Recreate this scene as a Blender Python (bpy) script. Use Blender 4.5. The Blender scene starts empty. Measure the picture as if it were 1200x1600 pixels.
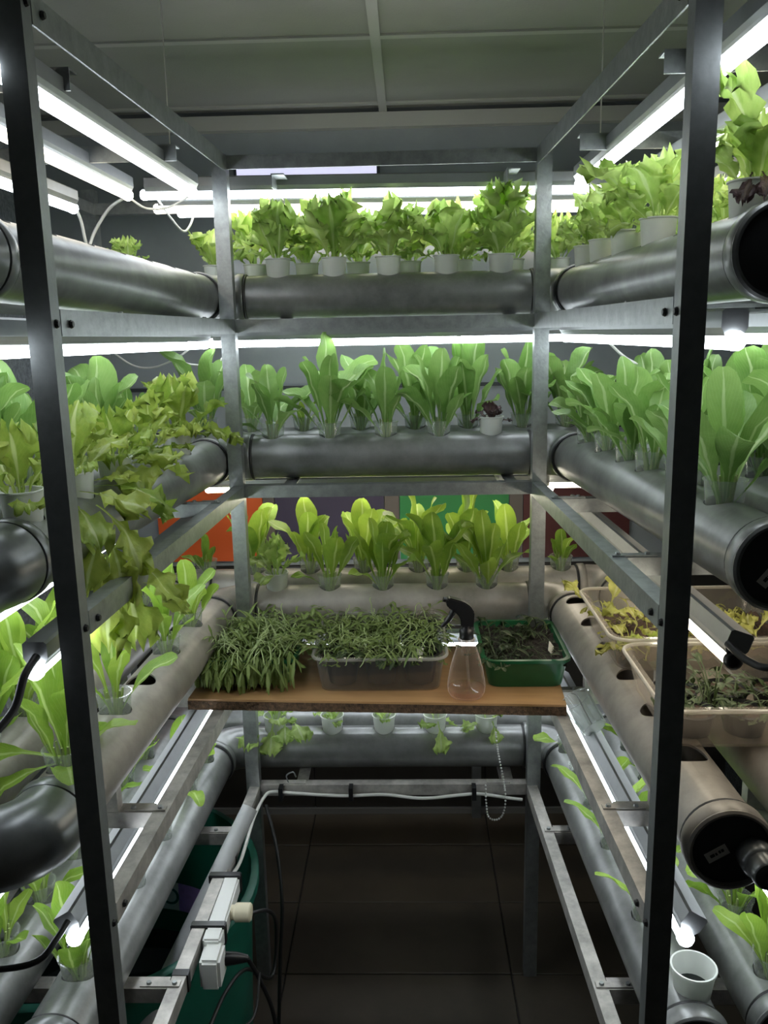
import bpy, bmesh, math, random
from mathutils import Vector, Matrix, Euler
PI = math.pi
sc = bpy.context.scene
COL = sc.collection

# ------------------------------------------------------------------ camera, world, exposure
cam_d = bpy.data.cameras.new('camera')
cam_d.sensor_fit = 'VERTICAL'; cam_d.sensor_height = 36.0; cam_d.lens = 1334.4 * 36.0 / 1600.0
cam_d.clip_start = 0.02
cam = bpy.data.objects.new('camera', cam_d); COL.objects.link(cam)
R_ = Matrix.Rotation(0.0295, 3, 'Z') @ Matrix.Rotation(-0.2072, 3, 'X') @ Matrix.Rotation(0.0199, 3, 'Y')
cam.matrix_world = Matrix.Translation((0.0255, -1.0565, 1.7289)) @ (R_ @ Matrix.Rotation(PI / 2, 3, 'X')).to_4x4()
sc.camera = cam
w = bpy.data.worlds.new('world'); sc.world = w; w.use_nodes = True
w.node_tree.nodes['Background'].inputs[0].default_value = (0.5, 0.55, 0.6, 1)
w.node_tree.nodes['Background'].inputs[1].default_value = 0.02
sc.view_settings.view_transform = 'Standard'; sc.view_settings.look = 'None'
sc.view_settings.exposure = 0.5; sc.view_settings.gamma = 1.0
sc.view_settings.use_curve_mapping = False
LAMP = 9.0            # radiance of a tube
cy_ = sc.cycles
cy_.max_bounces = 8; cy_.diffuse_bounces = 4; cy_.glossy_bounces = 4; cy_.transmission_bounces = 4; cy_.transparent_max_bounces = 12; cy_.adaptive_threshold = .02
cy_.caustics_reflective = False; cy_.caustics_refractive = False

# ------------------------------------------------------------------ materials
def newmat(name):
    m = bpy.data.materials.new(name); m.use_nodes = True
    return m, m.node_tree.nodes, m.node_tree.links, m.node_tree.nodes['Principled BSDF']
def plain(name, col, rough=.5, metal=0., var=0., scale=30., bump=0., spec=.5, stretch=None, bscale=None):
    m, N, L, b = newmat(name)
    b.inputs['Base Color'].default_value = (*col, 1); b.inputs['Roughness'].default_value = rough
    b.inputs['Metallic'].default_value = metal; b.inputs['Specular IOR Level'].default_value = spec
    if var or bump:
        tc = N.new('ShaderNodeTexCoord'); mp = N.new('ShaderNodeMapping')
        L.new(tc.outputs['Object'], mp.inputs['Vector'])
        if stretch: mp.inputs['Scale'].default_value = stretch
        nz = N.new('ShaderNodeTexNoise'); nz.inputs['Scale'].default_value = scale
        nz.inputs['Detail'].default_value = 6; nz.inputs['Roughness'].default_value = .65
        L.new(mp.outputs['Vector'], nz.inputs['Vector'])
        if var:
            rp = N.new('ShaderNodeValToRGB')
            rp.color_ramp.elements[0].position = .3; rp.color_ramp.elements[1].position = .72
            rp.color_ramp.elements[0].color = (*[c * (1 - var) for c in col], 1)
            rp.color_ramp.elements[1].color = (*[min(1, c * (1 + var)) for c in col], 1)
            L.new(nz.outputs['Fac'], rp.inputs['Fac']); L.new(rp.outputs['Color'], b.inputs['Base Color'])
        if bump:
            n2 = N.new('ShaderNodeTexNoise'); n2.inputs['Scale'].default_value = bscale or scale * 3
            L.new(mp.outputs['Vector'], n2.inputs['Vector'])
            bp = N.new('ShaderNodeBump'); bp.inputs['Strength'].default_value = bump; bp.inputs['Distance'].default_value = .003
            L.new(n2.outputs['Fac'], bp.inputs['Height']); L.new(bp.outputs['Normal'], b.inputs['Normal'])
    return m
def leafmat(name, c1, c2, rib, trans=.35, vein=1.0):
    m, N, L, b = newmat(name)
    uv = N.new('ShaderNodeUVMap'); sp = N.new('ShaderNodeSeparateXYZ'); L.new(uv.outputs['UV'], sp.inputs[0])
    def math_(op, a, bb=None):
        n = N.new('ShaderNodeMath'); n.operation = op
        for i, v in enumerate((a, bb)):
            if v is None: continue
            if isinstance(v, (int, float)): n.inputs[i].default_value = v
            else: L.new(v, n.inputs[i])
        return n.outputs[0]
    du = math_('ABSOLUTE', math_('SUBTRACT', sp.outputs['X'], .5))
    # midrib: wide at the base, thin at the tip
    wid = math_('SUBTRACT', .15, math_('MULTIPLY', sp.outputs['Y'], .135))
    ribf = math_('SUBTRACT', 1.0, math_('DIVIDE', du, wid)); ribf = math_('MAXIMUM', ribf, 0.0)
    ribf = math_('MINIMUM', math_('MULTIPLY', ribf, 2.0), 1.0)
    # side veins
    vv = math_('SINE', math_('MULTIPLY', math_('SUBTRACT', sp.outputs['Y'], math_('MULTIPLY', du, .9)), 75.0))
    vf = math_('MULTIPLY', math_('POWER', math_('MAXIMUM', vv, 0.0), 4.0), .30 * vein)
    oi = N.new('ShaderNodeObjectInfo')
    tc = N.new('ShaderNodeTexCoord'); nz = N.new('ShaderNodeTexNoise'); nz.inputs['Scale'].default_value = 9
    nz.inputs['Detail'].default_value = 3; L.new(tc.outputs['Object'], nz.inputs['Vector'])
    f0 = math_('ADD', math_('MULTIPLY', oi.outputs['Random'], .6), math_('MULTIPLY', math_('SUBTRACT', nz.outputs['Fac'], .3), .9))
    mx = N.new('ShaderNodeMix'); mx.data_type = 'RGBA'; mx.clamp_factor = True
    mx.inputs[6].default_value = (*c1, 1); mx.inputs[7].default_value = (*c2, 1); L.new(f0, mx.inputs[0])
    m2 = N.new('ShaderNodeMix'); m2.data_type = 'RGBA'; m2.inputs[7].default_value = (*rib, 1)
    L.new(math_('MAXIMUM', ribf, vf), m2.inputs[0]); L.new(mx.outputs[2], m2.inputs[6])
    L.new(m2.outputs[2], b.inputs['Base Color'])
    b.inputs['Roughness'].default_value = .42; b.inputs['Specular IOR Level'].default_value = .4
    bp = N.new('ShaderNodeBump'); bp.inputs['Strength'].default_value = .5; bp.inputs['Distance'].default_value = .002
    n2 = N.new('ShaderNodeTexNoise'); n2.inputs['Scale'].default_value = 26; L.new(tc.outputs['Object'], n2.inputs['Vector'])
    L.new(math_('ADD', n2.outputs['Fac'], math_('MULTIPLY', vf, 1.5)), bp.inputs['Height']); L.new(bp.outputs['Normal'], b.inputs['Normal'])
    tr = N.new('ShaderNodeBsdfTranslucent'); L.new(m2.outputs[2], tr.inputs['Color']); 
    ms = N.new('ShaderNodeMixShader'); ms.inputs[0].default_value = trans
    L.new(b.outputs[0], ms.inputs[1]); L.new(tr.outputs[0], ms.inputs[2])
    L.new(ms.outputs[0], N['Material Output'].inputs['Surface'])
    return m
def clearmat(name, tint=(.96, .98, .97), haze=.06, gloss=.9, hazecol=(.8, .82, .8), edge=.75):
    m, N, L, b = newmat(name); N.remove(b)
    t = N.new('ShaderNodeBsdfTransparent'); t.inputs[0].default_value = (*tint, 1)
    d = N.new('ShaderNodeBsdfDiffuse'); d.inputs[0].default_value = (*hazecol, 1)
    tl = N.new('ShaderNodeBsdfTranslucent'); tl.inputs[0].default_value = (*hazecol, 1)
    dd = N.new('ShaderNodeMixShader'); dd.inputs[0].default_value = .5; L.new(d.outputs[0], dd.inputs[1]); L.new(tl.outputs[0], dd.inputs[2])
    g = N.new('ShaderNodeBsdfGlossy'); g.inputs['Roughness'].default_value = .08; g.inputs[0].default_value = (gloss, gloss, gloss, 1)
    lw = N.new('ShaderNodeLayerWeight'); lw.inputs[0].default_value = .5
    pw = N.new('ShaderNodeMath'); pw.operation = 'POWER'; pw.inputs[1].default_value = 4; L.new(lw.outputs['Facing'], pw.inputs[0])
    ml = N.new('ShaderNodeMath'); ml.operation = 'MULTIPLY_ADD'; ml.inputs[1].default_value = .45; ml.inputs[2].default_value = .035; L.new(pw.outputs[0], ml.inputs[0])
    hz = N.new('ShaderNodeMath'); hz.operation = 'MULTIPLY_ADD'; hz.inputs[1].default_value = edge * .5; hz.inputs[2].default_value = haze; L.new(pw.outputs[0], hz.inputs[0])
    a = N.new('ShaderNodeMixShader'); L.new(hz.outputs[0], a.inputs[0]); L.new(t.outputs[0], a.inputs[1]); L.new(dd.outputs[0], a.inputs[2])
    c = N.new('ShaderNodeMixShader'); L.new(ml.outputs[0], c.inputs[0]); L.new(a.outputs[0], c.inputs[1]); L.new(g.outputs[0], c.inputs[2])
    L.new(c.outputs[0], N['Material Output'].inputs['Surface'])
    return m
def emit(name, col, s):
    m, N, L, b = newmat(name)
    b.inputs['Base Color'].default_value = (.8, .8, .8, 1)
    b.inputs['Emission Color'].default_value = (*col, 1); b.inputs['Emission Strength'].default_value = s
    return m
M = {}
M['steel'] = plain('galvanised steel', (.34, .36, .36), .38, .75, .22, 40, .15)
M['steel_worn'] = plain('worn galvanised steel', (.46, .44, .41), .5, .5, .38, 22, .2)
M['post'] = plain('post steel', (.24, .255, .255), .45, .7, .15, 30, .1)  # darker copy of the rack steel; front posts' shade is in the colour
M['pipe'] = plain('grey pipe', (.235, .24, .235), .36, .5, .36, 5, .08, stretch=(2, 2, 2))
M['pipe_warm'] = plain('grey pipe stained warm lit', (.32, .295, .265), .4, .2, .38, 7, .08)  # beige in the base is warm lamp light; blotches are dirt
M['elbow'] = plain('grey elbow', (.17, .178, .178), .32, .45, .3, 10, .05)
M['pvc'] = plain('light grey pipe', (.42, .43, .43), .45, 0, .1, 20)
M['rubber'] = plain('rubber', (.015, .015, .015), .5)
M['cap'] = plain('dark cap', (.025, .026, .027), .45, 0, .2, 20)
M['sticker'] = plain('sticker', (.70, .66, .62), .6)
M['ink'] = plain('ink', (.02, .02, .02), .6)
M['alu'] = plain('aluminium housing', (.36, .375, .38), .4, .7, .08, 20)
M['white'] = plain('white plastic', (.72, .73, .70), .4)
M['white_cup'] = None
M['cream'] = plain('cream plastic', (.72, .66, .48), .45)
M['black'] = plain('black plastic', (.012, .012, .013), .3)
M['blackcable'] = plain('black cable', (.012, .012, .012), .45)
M['whitecable'] = plain('white cable', (.70, .70, .66), .45)
M['tube_cool'] = emit('cool tube', (.86, .93, 1.0), LAMP)
M['tube_warm'] = emit('warm tube', (1.0, .90, .72), LAMP)
M['clear'] = clearmat('clear cup plastic', haze=.15)
M['tray_clear'] = clearmat('clear tray plastic', (.93, .91, .88), .10, .9, (.80, .72, .63))
M['tray_rim'] = clearmat('cloudy tray rim', (.9, .9, .88), .50, .9, (.80, .78, .72))
M['tray_smoke'] = clearmat('cloudy box plastic', (.90, .90, .89), .10, .9, (.62, .62, .6))
M['bottle'] = clearmat('pink clear plastic', (.985, .955, .94), .05, .95, (1, .82, .74), 1.8)
M['water'] = clearmat('water', (.93, .87, .84), .05, .9, (.8, .6, .5))
M['green_tray'] = plain('green tray', (.008, .10, .035), .3, 0, .12, 25)
M['tank'] = plain('green tank', (.010, .13, .085), .4, 0, .2, 8)
M['tankwater'] = plain('dark water', (.004, .008, .007), .06)
M['band'] = plain('band', (.75, .84, .85), .5)
M['band_purple'] = plain('purple band', (.45, .28, .72), .5, 0, .3, 14)
M['teal'] = plain('teal ink', (.0, .15, .15), .5)
M['stemlet'] = plain('seedling stems', (.33, .41, .17), .5)
M['soil'] = plain('soil', (.018, .013, .010), .9, 0, .7, 90, 1.0, bscale=160)
M['soil_brown'] = plain('brown soil', (.05, .027, .016), .9, 0, .7, 90, 1.0, bscale=160)
M['pot'] = plain('black pot', (.012, .012, .013), .5)
M['board'] = plain('board laminate', (.52, .30, .135), .4, 0, .12, 5, 0, stretch=(1.5, 14, 1))
M['chip'] = plain('chipboard', (.12, .07, .038), .85, 0, .75, 120, .8)
M['plug'] = plain('root plug', (.045, .05, .02), .8, 0, .5, 60, .5)
M['tile'] = plain('floor tile', (.060, .048, .034), .38, 0, .25, 5, .04)
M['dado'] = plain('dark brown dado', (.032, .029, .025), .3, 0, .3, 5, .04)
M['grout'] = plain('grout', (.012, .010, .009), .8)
M['ceil'] = plain('ceiling tile', (.36, .37, .34), .85, 0, .05, 6, .25, bscale=150)
M['tbar'] = plain('ceiling bar', (.50, .51, .48), .5)
M['wall_dark'] = plain('dark glossy wall', (.30, .33, .35), .14, 0, .12, 4, spec=.6)
M['frame_dark'] = plain('dark frame', (.05, .055, .06), .4, .3)
M['wall_foil'] = plain('foil wall', (.50, .53, .58), .25, .4, .35, 60, 1.0, bscale=90)
M['wall_side'] = plain('side wall', (.06, .07, .075), .18, 0, .25, 50, .5, bscale=120)
M['wall_front'] = plain('wall paint', (.22, .22, .21), .8)
M['trim'] = plain('aluminium trim', (.40, .40, .39), .35, .7)
M['orange'] = plain('orange board', (.70, .115, .022), .5)
M['purple'] = plain('purple board', (.045, .035, .075), .45)
M['boardgreen'] = plain('green board', (.025, .21, .055), .45)
M['maroon'] = plain('maroon board', (.085, .022, .022), .45)
M['greybrown'] = plain('grey brown strip', (.12, .10, .09), .5)
M['bead'] = plain('bead metal', (.75, .75, .72), .35, .3)
M['clear_hazy'] = clearmat('hazy cup plastic', haze=.26, edge=1.2)
M['paper'] = plain('paper tag', (.80, .79, .74), .6)
M['pane'] = emit('reflection pane', (.62, .62, .85), .75)
M['romaine'] = leafmat('romaine leaf', (.14, .29, .055), (.29, .46, .13), (.44, .58, .26), .34, .35)
M['romaine_backlit'] = leafmat('backlit romaine leaf', (.18, .34, .040), (.38, .54, .075), (.50, .64, .22), .42, .35)  # yellow-green holds the lamp light shining through these leaves
M['frilly'] = leafmat('frilly lettuce leaf', (.34, .53, .115), (.60, .74, .26), (.62, .75, .36), .48, .2)
M['frilly_d'] = leafmat('wilting lettuce leaf', (.22, .36, .05), (.50, .57, .12), (.58, .66, .28), .42, .2)
M['seedling'] = leafmat('seedling leaf', (.055, .12, .022), (.21, .28, .07), (.32, .38, .14), .25, .2)
M['seedling_d'] = leafmat('dark wilted seedling', (.016, .036, .012), (.07, .11, .035), (.14, .16, .07), .2, .2)
M['dried'] = leafmat('dried leaf', (.03, .02, .02), (.10, .05, .05), (.10, .06, .04), .1, .2)
M['yellowed'] = leafmat('yellowed leaf', (.28, .30, .05), (.48, .46, .12), (.5, .48, .22), .3, .2)
M['stemgreen'] = plain('pale stems', (.30, .38, .13), .5)
mw, N, L, b = newmat('white cup plastic')
b.inputs['Base Color'].default_value = (.78, .80, .76, 1); b.inputs['Roughness'].default_value = .4
tr = N.new('ShaderNodeBsdfTranslucent'); tr.inputs[0].default_value = (.7, .75, .66, 1)
ms = N.new('ShaderNodeMixShader'); ms.inputs[0].default_value = .25
L.new(b.outputs[0], ms.inputs[1]); L.new(tr.outputs[0], ms.inputs[2]); L.new(ms.outputs[0], N['Material Output'].inputs['Surface'])
M['white_cup'] = mw

# ------------------------------------------------------------------ helpers
class MB:
    def __init__(s): s.v = []; s.f = []; s.uv = {}
    def add(s, vs, fs):
        o = len(s.v); s.v += [tuple(v) for v in vs]; s.f += [tuple(i + o for i in f) for f in fs]; return s
    def box(s, x0, x1, y0, y1, z0, z1, m=None):
        vs = [Vector((x, y, z)) for z in (z0, z1) for y in (y0, y1) for x in (x0, x1)]
        if m is not None: vs = [m @ v for v in vs]
        return s.add(vs, [(0, 2, 3, 1), (4, 5, 7, 6), (0, 1, 5, 4), (2, 6, 7, 3), (0, 4, 6, 2), (1, 3, 7, 5)])
    def bar(s, p0, p1, prof, up=(0, 0, 1)):
        # sweep a closed 2D profile (side, up) from p0 to p1
        p0, p1 = Vector(p0), Vector(p1); d = (p1 - p0).normalized(); u = Vector(up)
        a = d.cross(u).normalized(); u = a.cross(d).normalized(); n = len(prof)
        vs = [p + a * q[0] + u * q[1] for p in (p0, p1) for q in prof]
        fs = [(i, (i + 1) % n, n + (i + 1) % n, n + i) for i in range(n)] + [tuple(range(n - 1, -1, -1)), tuple(range(n, 2 * n))]
        return s.add(vs, fs)
    def sweep(s, pts, rad, seg=12, caps=True):
        pts = [Vector(p) for p in pts]; n = len(pts)
        rads = rad if isinstance(rad, (list, tuple)) else [rad] * n
        t0 = (pts[1] - pts[0]).normalized(); a = t0.orthogonal().normalized(); vs = []; pt = t0
        for i, p in enumerate(pts):
            t = (pts[min(i + 1, n - 1)] - pts[max(i - 1, 0)]).normalized()
            a = (pt.rotation_difference(t) @ a); a = (a - t * a.dot(t)).normalized(); bb = t.cross(a); pt = t
            vs += [p + (a * math.cos(2 * PI * k / seg) + bb * math.sin(2 * PI * k / seg)) * rads[i] for k in range(seg)]
        fs = [(i * seg + k, i * seg + (k + 1) % seg, (i + 1) * seg + (k + 1) % seg, (i + 1) * seg + k) for i in range(n - 1) for k in range(seg)]
        if caps: fs += [tuple(range(seg - 1, -1, -1)), tuple(range((n - 1) * seg, n * seg))]
        return s.add(vs, fs)
    def lathe(s, prof, seg=24, m=None):
        vs = []; fs = []; n = len(prof)
        for r, z in prof:
            for k in range(seg):
                v = Vector((r * math.cos(2 * PI * k / seg), r * math.sin(2 * PI * k / seg), z))
                vs.append(m @ v if m is not None else v)
        fs = [(i * seg + k, i * seg + (k + 1) % seg, (i + 1) * seg + (k + 1) % seg, (i + 1) * seg + k) for i in range(n - 1) for k in range(seg)]
        return s.add(vs, fs)
    def mesh(s, name, smooth=None):
        me = bpy.data.meshes.new(name); me.from_pydata(s.v, [], s.f); me.update()
        bm = bmesh.new(); bm.from_mesh(me); bmesh.ops.recalc_face_normals(bm, faces=bm.faces); bm.to_mesh(me); bm.free()
        if smooth is not None:
            for p in me.polygons: p.use_smooth = True
            me.set_sharp_from_angle(angle=math.radians(smooth))
        return me
    def build(s, name, mat, parent=None, smooth=None, world=True):
        return link(name, s.mesh(name, smooth), mat, parent, world)
def link(name, me, mat, parent=None, world=True):
    if mat is not None and not me.materials: me.materials.append(M[mat])
    o = bpy.data.objects.new(name, me); COL.objects.link(o)
    if parent is not None:
        o.parent = parent
        if world: o.matrix_parent_inverse = root_mw(parent).inverted()
    return o
def root_mw(o):
    m = o.matrix_basis.copy()
    if o.parent is not None: m = root_mw(o.parent) @ o.matrix_parent_inverse @ m
    return m
def tag(o, label=None, cat=None, group=None, kind=None):
    if label: o['label'] = label
    if cat: o['category'] = cat
    if group: o['group'] = group
    if kind: o['kind'] = kind
    return o
def thing(name, label, cat, loc=(0, 0, 0), rotz=0, group=None):
    o = bpy.data.objects.new(name, None); o.empty_display_size = .05; COL.objects.link(o)
    o.location = loc; o.rotation_euler = (0, 0, rotz)
    return tag(o, label, cat, group)
def catmull(pts, n=8):
    P = [Vector(p) for p in pts]; P = [2 * P[0] - P[1]] + P + [2 * P[-1] - P[-2]]; out = []
    for i in range(1, len(P) - 2):
        for k in range(n):
            t = k / n; a, b_, c, d = P[i - 1:i + 3]
            out.append(.5 * ((2 * b_) + (c - a) * t + (2 * a - 5 * b_ + 4 * c - d) * t * t + (3 * b_ - a - 3 * c + d) * t ** 3))
    out.append(P[-2]); return out
def lprof(sx, sz, wd=.03, t=.003):      # angle iron profile: corner at 0,0; flanges to sx (side) and sz (up)
    pr = [(0, 0), (sx * wd, 0), (sx * wd, sz * t), (sx * t, sz * t), (sx * t, sz * wd), (0, sz * wd)]
    return pr if sx * sz > 0 else pr[::-1]
ORD = ['first', 'second', 'third', 'fourth', 'fifth', 'sixth', 'seventh', 'eighth', 'ninth', 'tenth']

# ------------------------------------------------------------------ the room
XW0, XW1, YW0, YW1, ZC = -1.2, 1.15, -2.0, 1.80, 2.40
fl = MB().box(XW0 - .05, XW1 + .05, YW0 - .05, YW1 + .05, -.05, -.004).build('floor', 'grout'); tag(fl, 'dark floor of large rectangular tiles', 'floor', kind='structure')
tw, td = .622, .302
tm = MB().box(0, tw - .004, 0, td - .004, -.010, 0).mesh('tile'); 
bm = bmesh.new(); bm.from_mesh(tm); bmesh.ops.bevel(bm, geom=[e for e in bm.edges], offset=.0015, segments=1, affect='EDGES'); bm.to_mesh(tm); bm.free()
for i in range(-2, 3):
    for j in range(-10, 3):
        x, y = -.330 + i * tw, .985 + j * td
        if x < XW0 - tw or x > XW1 or y > YW1 or x + tw > XW1 + .35 or y + td < YW0: continue
        t = link('tile', tm, 'tile', fl); t.location = (x, y, random.Random(i * 31 + j).uniform(-.0008, .0008))
ce = MB().box(XW0 - .05, XW1 + .05, YW0 - .05, YW1 + .05, ZC + .012, ZC + .06).build('ceiling', 'ceil'); tag(ce, 'suspended ceiling of pale grey rectangular tiles', 'ceiling', kind='structure')
cx, cy = 1.2, .588
cm = MB().box(.012, cx - .012, .012, cy - .012, ZC, ZC + .012).mesh('ceiling_tile')
for i in (-1, 0):
    for j in range(-5, 1):
        t = link('ceiling_tile', cm, 'ceil', ce); t.location = (-.037 + i * cx, 1.097 + j * cy, 0)
for i in (-1, 0, 1):
    x = -.037 + i * cx
    if XW0 < x < XW1:
        MB().box(x - .012, x + .012, YW0, YW1, ZC - .006, ZC + .006).build('ceiling_bar', 'tbar', ce)
for j in range(-4, 2):
    y = 1.097 + j * cy
    MB().box(XW0, XW1, y - .012, y + .012, ZC - .005, ZC + .006).build('ceiling_bar', 'tbar', ce)
def wall(name, mat, label, *b):
    return tag(MB().box(*b).build(name, mat), label, 'wall', kind='structure')
wall('wall_back', 'wall_dark', 'dark glossy back wall behind the pipes', XW0 - .05, XW1 + .05, YW1, YW1 + .05, -.01, ZC + .05)
wall('wall_left', 'wall_foil', 'silver foil covered left wall', XW0 - .05, XW0, YW0, YW1, -.01, ZC + .05)
wall('wall_right', 'wall_side', 'dark wet right wall', XW1, XW1 + .05, YW0, YW1, -.01, ZC + .05)
wall('wall_front', 'wall_front', 'plain grey wall behind the viewer', XW0, XW1, YW0 - .05, YW0, -.01, ZC + .05)
tag(MB().box(XW0, XW1, YW1 - .02, YW1, 0, .022).build('baseboard_back', 'trim'), 'thin aluminium strip at the foot of the back wall', 'trim', kind='structure')
tag(MB().box(XW0, XW1, YW1 - .035, YW1, ZC - .05, ZC - .007).build('trim_1', 'tbar'), 'pale trim under the ceiling at the back wall', 'trim', kind='structure')
tag(MB().box(XW0, XW1, YW1 - .012, YW1, 1.55, 1.562).build('trim_2', 'frame_dark'), 'thin dark batten across the back wall', 'trim', kind='structure')
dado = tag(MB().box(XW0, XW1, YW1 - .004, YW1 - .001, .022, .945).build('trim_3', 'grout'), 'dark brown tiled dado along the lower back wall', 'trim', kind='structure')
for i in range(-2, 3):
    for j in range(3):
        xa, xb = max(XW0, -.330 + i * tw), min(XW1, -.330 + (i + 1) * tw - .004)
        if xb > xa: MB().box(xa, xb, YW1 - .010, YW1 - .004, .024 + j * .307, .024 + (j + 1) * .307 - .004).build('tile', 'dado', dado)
glow_frame = tag(MB().box(-.51, -.05, YW1 - .022, YW1 - .002, 2.185, 2.25).build('glow_pane_1', 'frame_dark'), 'narrow glowing pane put in for a reflection high on the back wall', 'glow_pane', kind='structure')  # emissive pane put in for a bluish reflection on the glossy wall
MB().box(-.50, -.06, YW1 - .026, YW1 - .020, 2.200, 2.240).build('pane', 'pane', glow_frame)
# coloured boards on the back wall
yb = 1.785
for nm, mt, x0, x1, lab in (('orange', 'orange', -.835, -.473, 'bright orange panel on the back wall behind the lettuces'),
                            ('grey', 'greybrown', -.470, -.432, 'narrow grey brown strip right of the orange panel'),
                            ('purple', 'purple', -.429, -.058, 'dark purple panel on the back wall'),
                            ('grey', 'greybrown', -.055, -.007, 'narrow grey brown strip left of the green panel'),
                            ('green', 'boardgreen', -.004, .364, 'green panel on the back wall'),
                            ('grey', 'greybrown', .367, .411, 'narrow grey brown strip left of the maroon panel'),
                            ('maroon', 'maroon', .414, .772, 'dark maroon panel on the back wall')):
    tag(MB().box(x0, x1, yb, YW1 - .001, .965, 1.285).build('wall_panel', mt), lab, 'panel', 'coloured panels on the back wall')

# ------------------------------------------------------------------ the steel rack
XLF, XRF, XLR, XRR, YR = -.4067, .3534, -.3745, .3229, .98
ZT, Z2, Z3, Z4, Z5 = 2.126, 1.765, 1.370, .925, .572
rack = thing('steel_rack', 'galvanised angle steel rack of four tiers around an open bay', 'rack', (-.03, .5, 0))
def part(mb, name, mat='steel', smooth=None): return mb.build(name, mat, rack, smooth)
for x0, x1 in ((XLF - .031, XLF), (XRF, XRF + .031)): part(MB().box(x0, x1, 0, .027, 0, ZT + .02), 'post', 'post')
for x0, x1 in ((XLR - .034, XLR), (XRR, XRR + .034)): part(MB().box(x0, x1, YR - .006, YR + .024, 0, ZT - .002), 'post', 'steel')
YO = 1.40; XO0, XO1 = -.84, .80
for x0 in (XO0, XO1):
    for y0 in (-.30, YO):
        part(MB().box(x0 - .017, x0 + .017, y0 - .017, y0 + .017, 0, ZT), 'post', 'steel')
part(MB().box(.240, .272, 1.750, 1.782, 0, .575), 'post', 'post')
part(MB().box(.242, .270, YO + .015, 1.750, .545, .572), 'bracket', 'post')
for z in (ZT, Z2, Z3, Z4, Z5):
    f = .036 if z == ZT else .033
    mt = 'steel_worn' if z in (Z4, Z5) else 'steel'
    # side rails: vertical flange on the bay side, horizontal flange outwards on top
    for (xf, xr, s) in ((XLF, XLR, -1), (XRF, XRR, 1)):
        part(MB().bar((xf, .030, z), (xr, YR - .007, z), [(0, 0), (0, -f), (s * .003, -f), (s * .003, -.003), (s * .026, -.003), (s * .026, 0)]), 'side_rail', mt)
        for yy in (.012, .055):
            xx = xf + (xr - xf) * yy
            part(MB().lathe([(0, .004), (.004, .004), (.0055, .001), (.0055, 0)], 8, Matrix.Translation((xx, yy, z - .018)) @ Matrix.Rotation(-s * PI / 2, 4, 'Y')), 'bolt', 'cap')
    zr = z - .0 if z != ZT else ZT
    part(MB().bar((XLR, YR, zr), (XRR, YR, zr), [(0, 0), (0, -.030), (-.003, -.030), (-.003, -.003), (-.028, -.003), (-.028, 0)]), 'rear_rail', mt)
    for x in (XLR - .017, XRR + .017):
        part(MB().lathe([(0, .004), (.004, .004), (.0055, .001), (.0055, 0)], 8, Matrix.Translation((x, YR - .006, z - .018)) @ Matrix.Rotation(PI / 2, 4, 'X')), 'bolt', 'steel')
    # brackets outwards
    zb = {ZT: ZT - .036, Z2: Z2 - .004, Z3: Z3 - .0, Z4: Z4, Z5: Z5}[z]
    for y in (.27, .76):
        yy = y - .08 if z == ZT else y
        for s in (-1, 1):
            xi = (XLF + (XLR - XLF) * yy - .027) if s < 0 else (XRF + (XRR - XRF) * yy + .027); xo = XO0 if s < 0 else XO1
            fz = .006 if z == Z2 else .03
            part(MB().bar((xi, yy, zb), (xo - s * .017, yy, zb), [(0, 0), (0, -fz), (-s * .003, -fz), (-s * .003, -.003), (-s * .03, -.003), (-s * .03, 0)]), 'bracket', mt)
            if z != ZT:
                part(MB().box(min(xi + s * .05, xi - s * .022), max(xi + s * .05, xi - s * .022), yy + .003, yy + .018, zb, zb + .003), 'bracket_plate', mt)
                for q in (-.012, .035):
                    part(MB().lathe([(0, .004), (.004, .004), (.005, 0)], 8, Matrix.Translation((xi + s * q, yy + .010, zb + .003))), 'bolt', 'steel')
    for x in (-.28, .26):
        part(MB().bar((x, YR + .028, zb), (x, YO - .017, zb), [(0, 0), (0, -(.010 if z == Z2 else .03)), (.003, -(.010 if z == Z2 else .03)), (.003, -.003), (.03, -.003), (.03, 0)]), 'bracket', mt)
    # outer rails
    for x in (XO0, XO1):
        s = 1 if x < 0 else -1
        part(MB().box(x - .015, x + .015, -.283, YO - .017, zb - .03, zb), 'outer_rail', mt)
    part(MB().box(XO0 + .017, XO1 - .017, YO - .015, YO + .015, zb - .03, zb), 'outer_rail', mt)
# small hook on the bottom rear rail
part(MB().sweep(catmull([(-.30, YR + .01, Z5), (-.305, YR + .01, Z5 + .022), (-.288, YR + .01, Z5 + .032), (-.280, YR + .01, Z5 + .018)]), .0018, 6), 'hook', 'steel')
for x in (-.285, .25): part(MB().box(x - .03, x + .03, YR + .004, YR + .022, Z5, Z5 + .003), 'bracket_plate', 'steel_worn')

# ------------------------------------------------------------------ plants on the pipes: where they stand
PR = .055
# side pipes spread a little towards the front: (x at y=.1, x at y=1.0)
TIER = {'A': dict(n='top', z=1.815, L=(-.530, -.462), R=(.468, .428), dz=.020, mat='pipe'), 'B': dict(n='second', z=1.4265, L=(-.530, -.466), R=(.492, .430), dz=0, mat='pipe'),
        'C': dict(n='third', z=1.030, L=(-.512, -.472), R=(.455, .432), dz=0, mat='pipe_warm'), 'D': dict(n='bottom', z=.6285, L=(-.548, -.500), R=(.460, .425), dz=0, mat='pipe')}
def xat(t, side, y): a, b = TIER[t][side]; return a + (b - a) * (y - .1) / .9
GAP = .16; YI, YOU = 1.085, 1.245
def secpos(t, sec, q):
    T = TIER[t]
    if sec[0] == 'B': return (q, YI if sec[1] == 'i' else YOU)
    if sec[0] == 'L': return (xat(t, 'L', q) - (GAP if sec[1] == 'o' else 0), q)
    return (xat(t, 'R', q) + (GAP if sec[1] == 'o' else 0), q)
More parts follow.
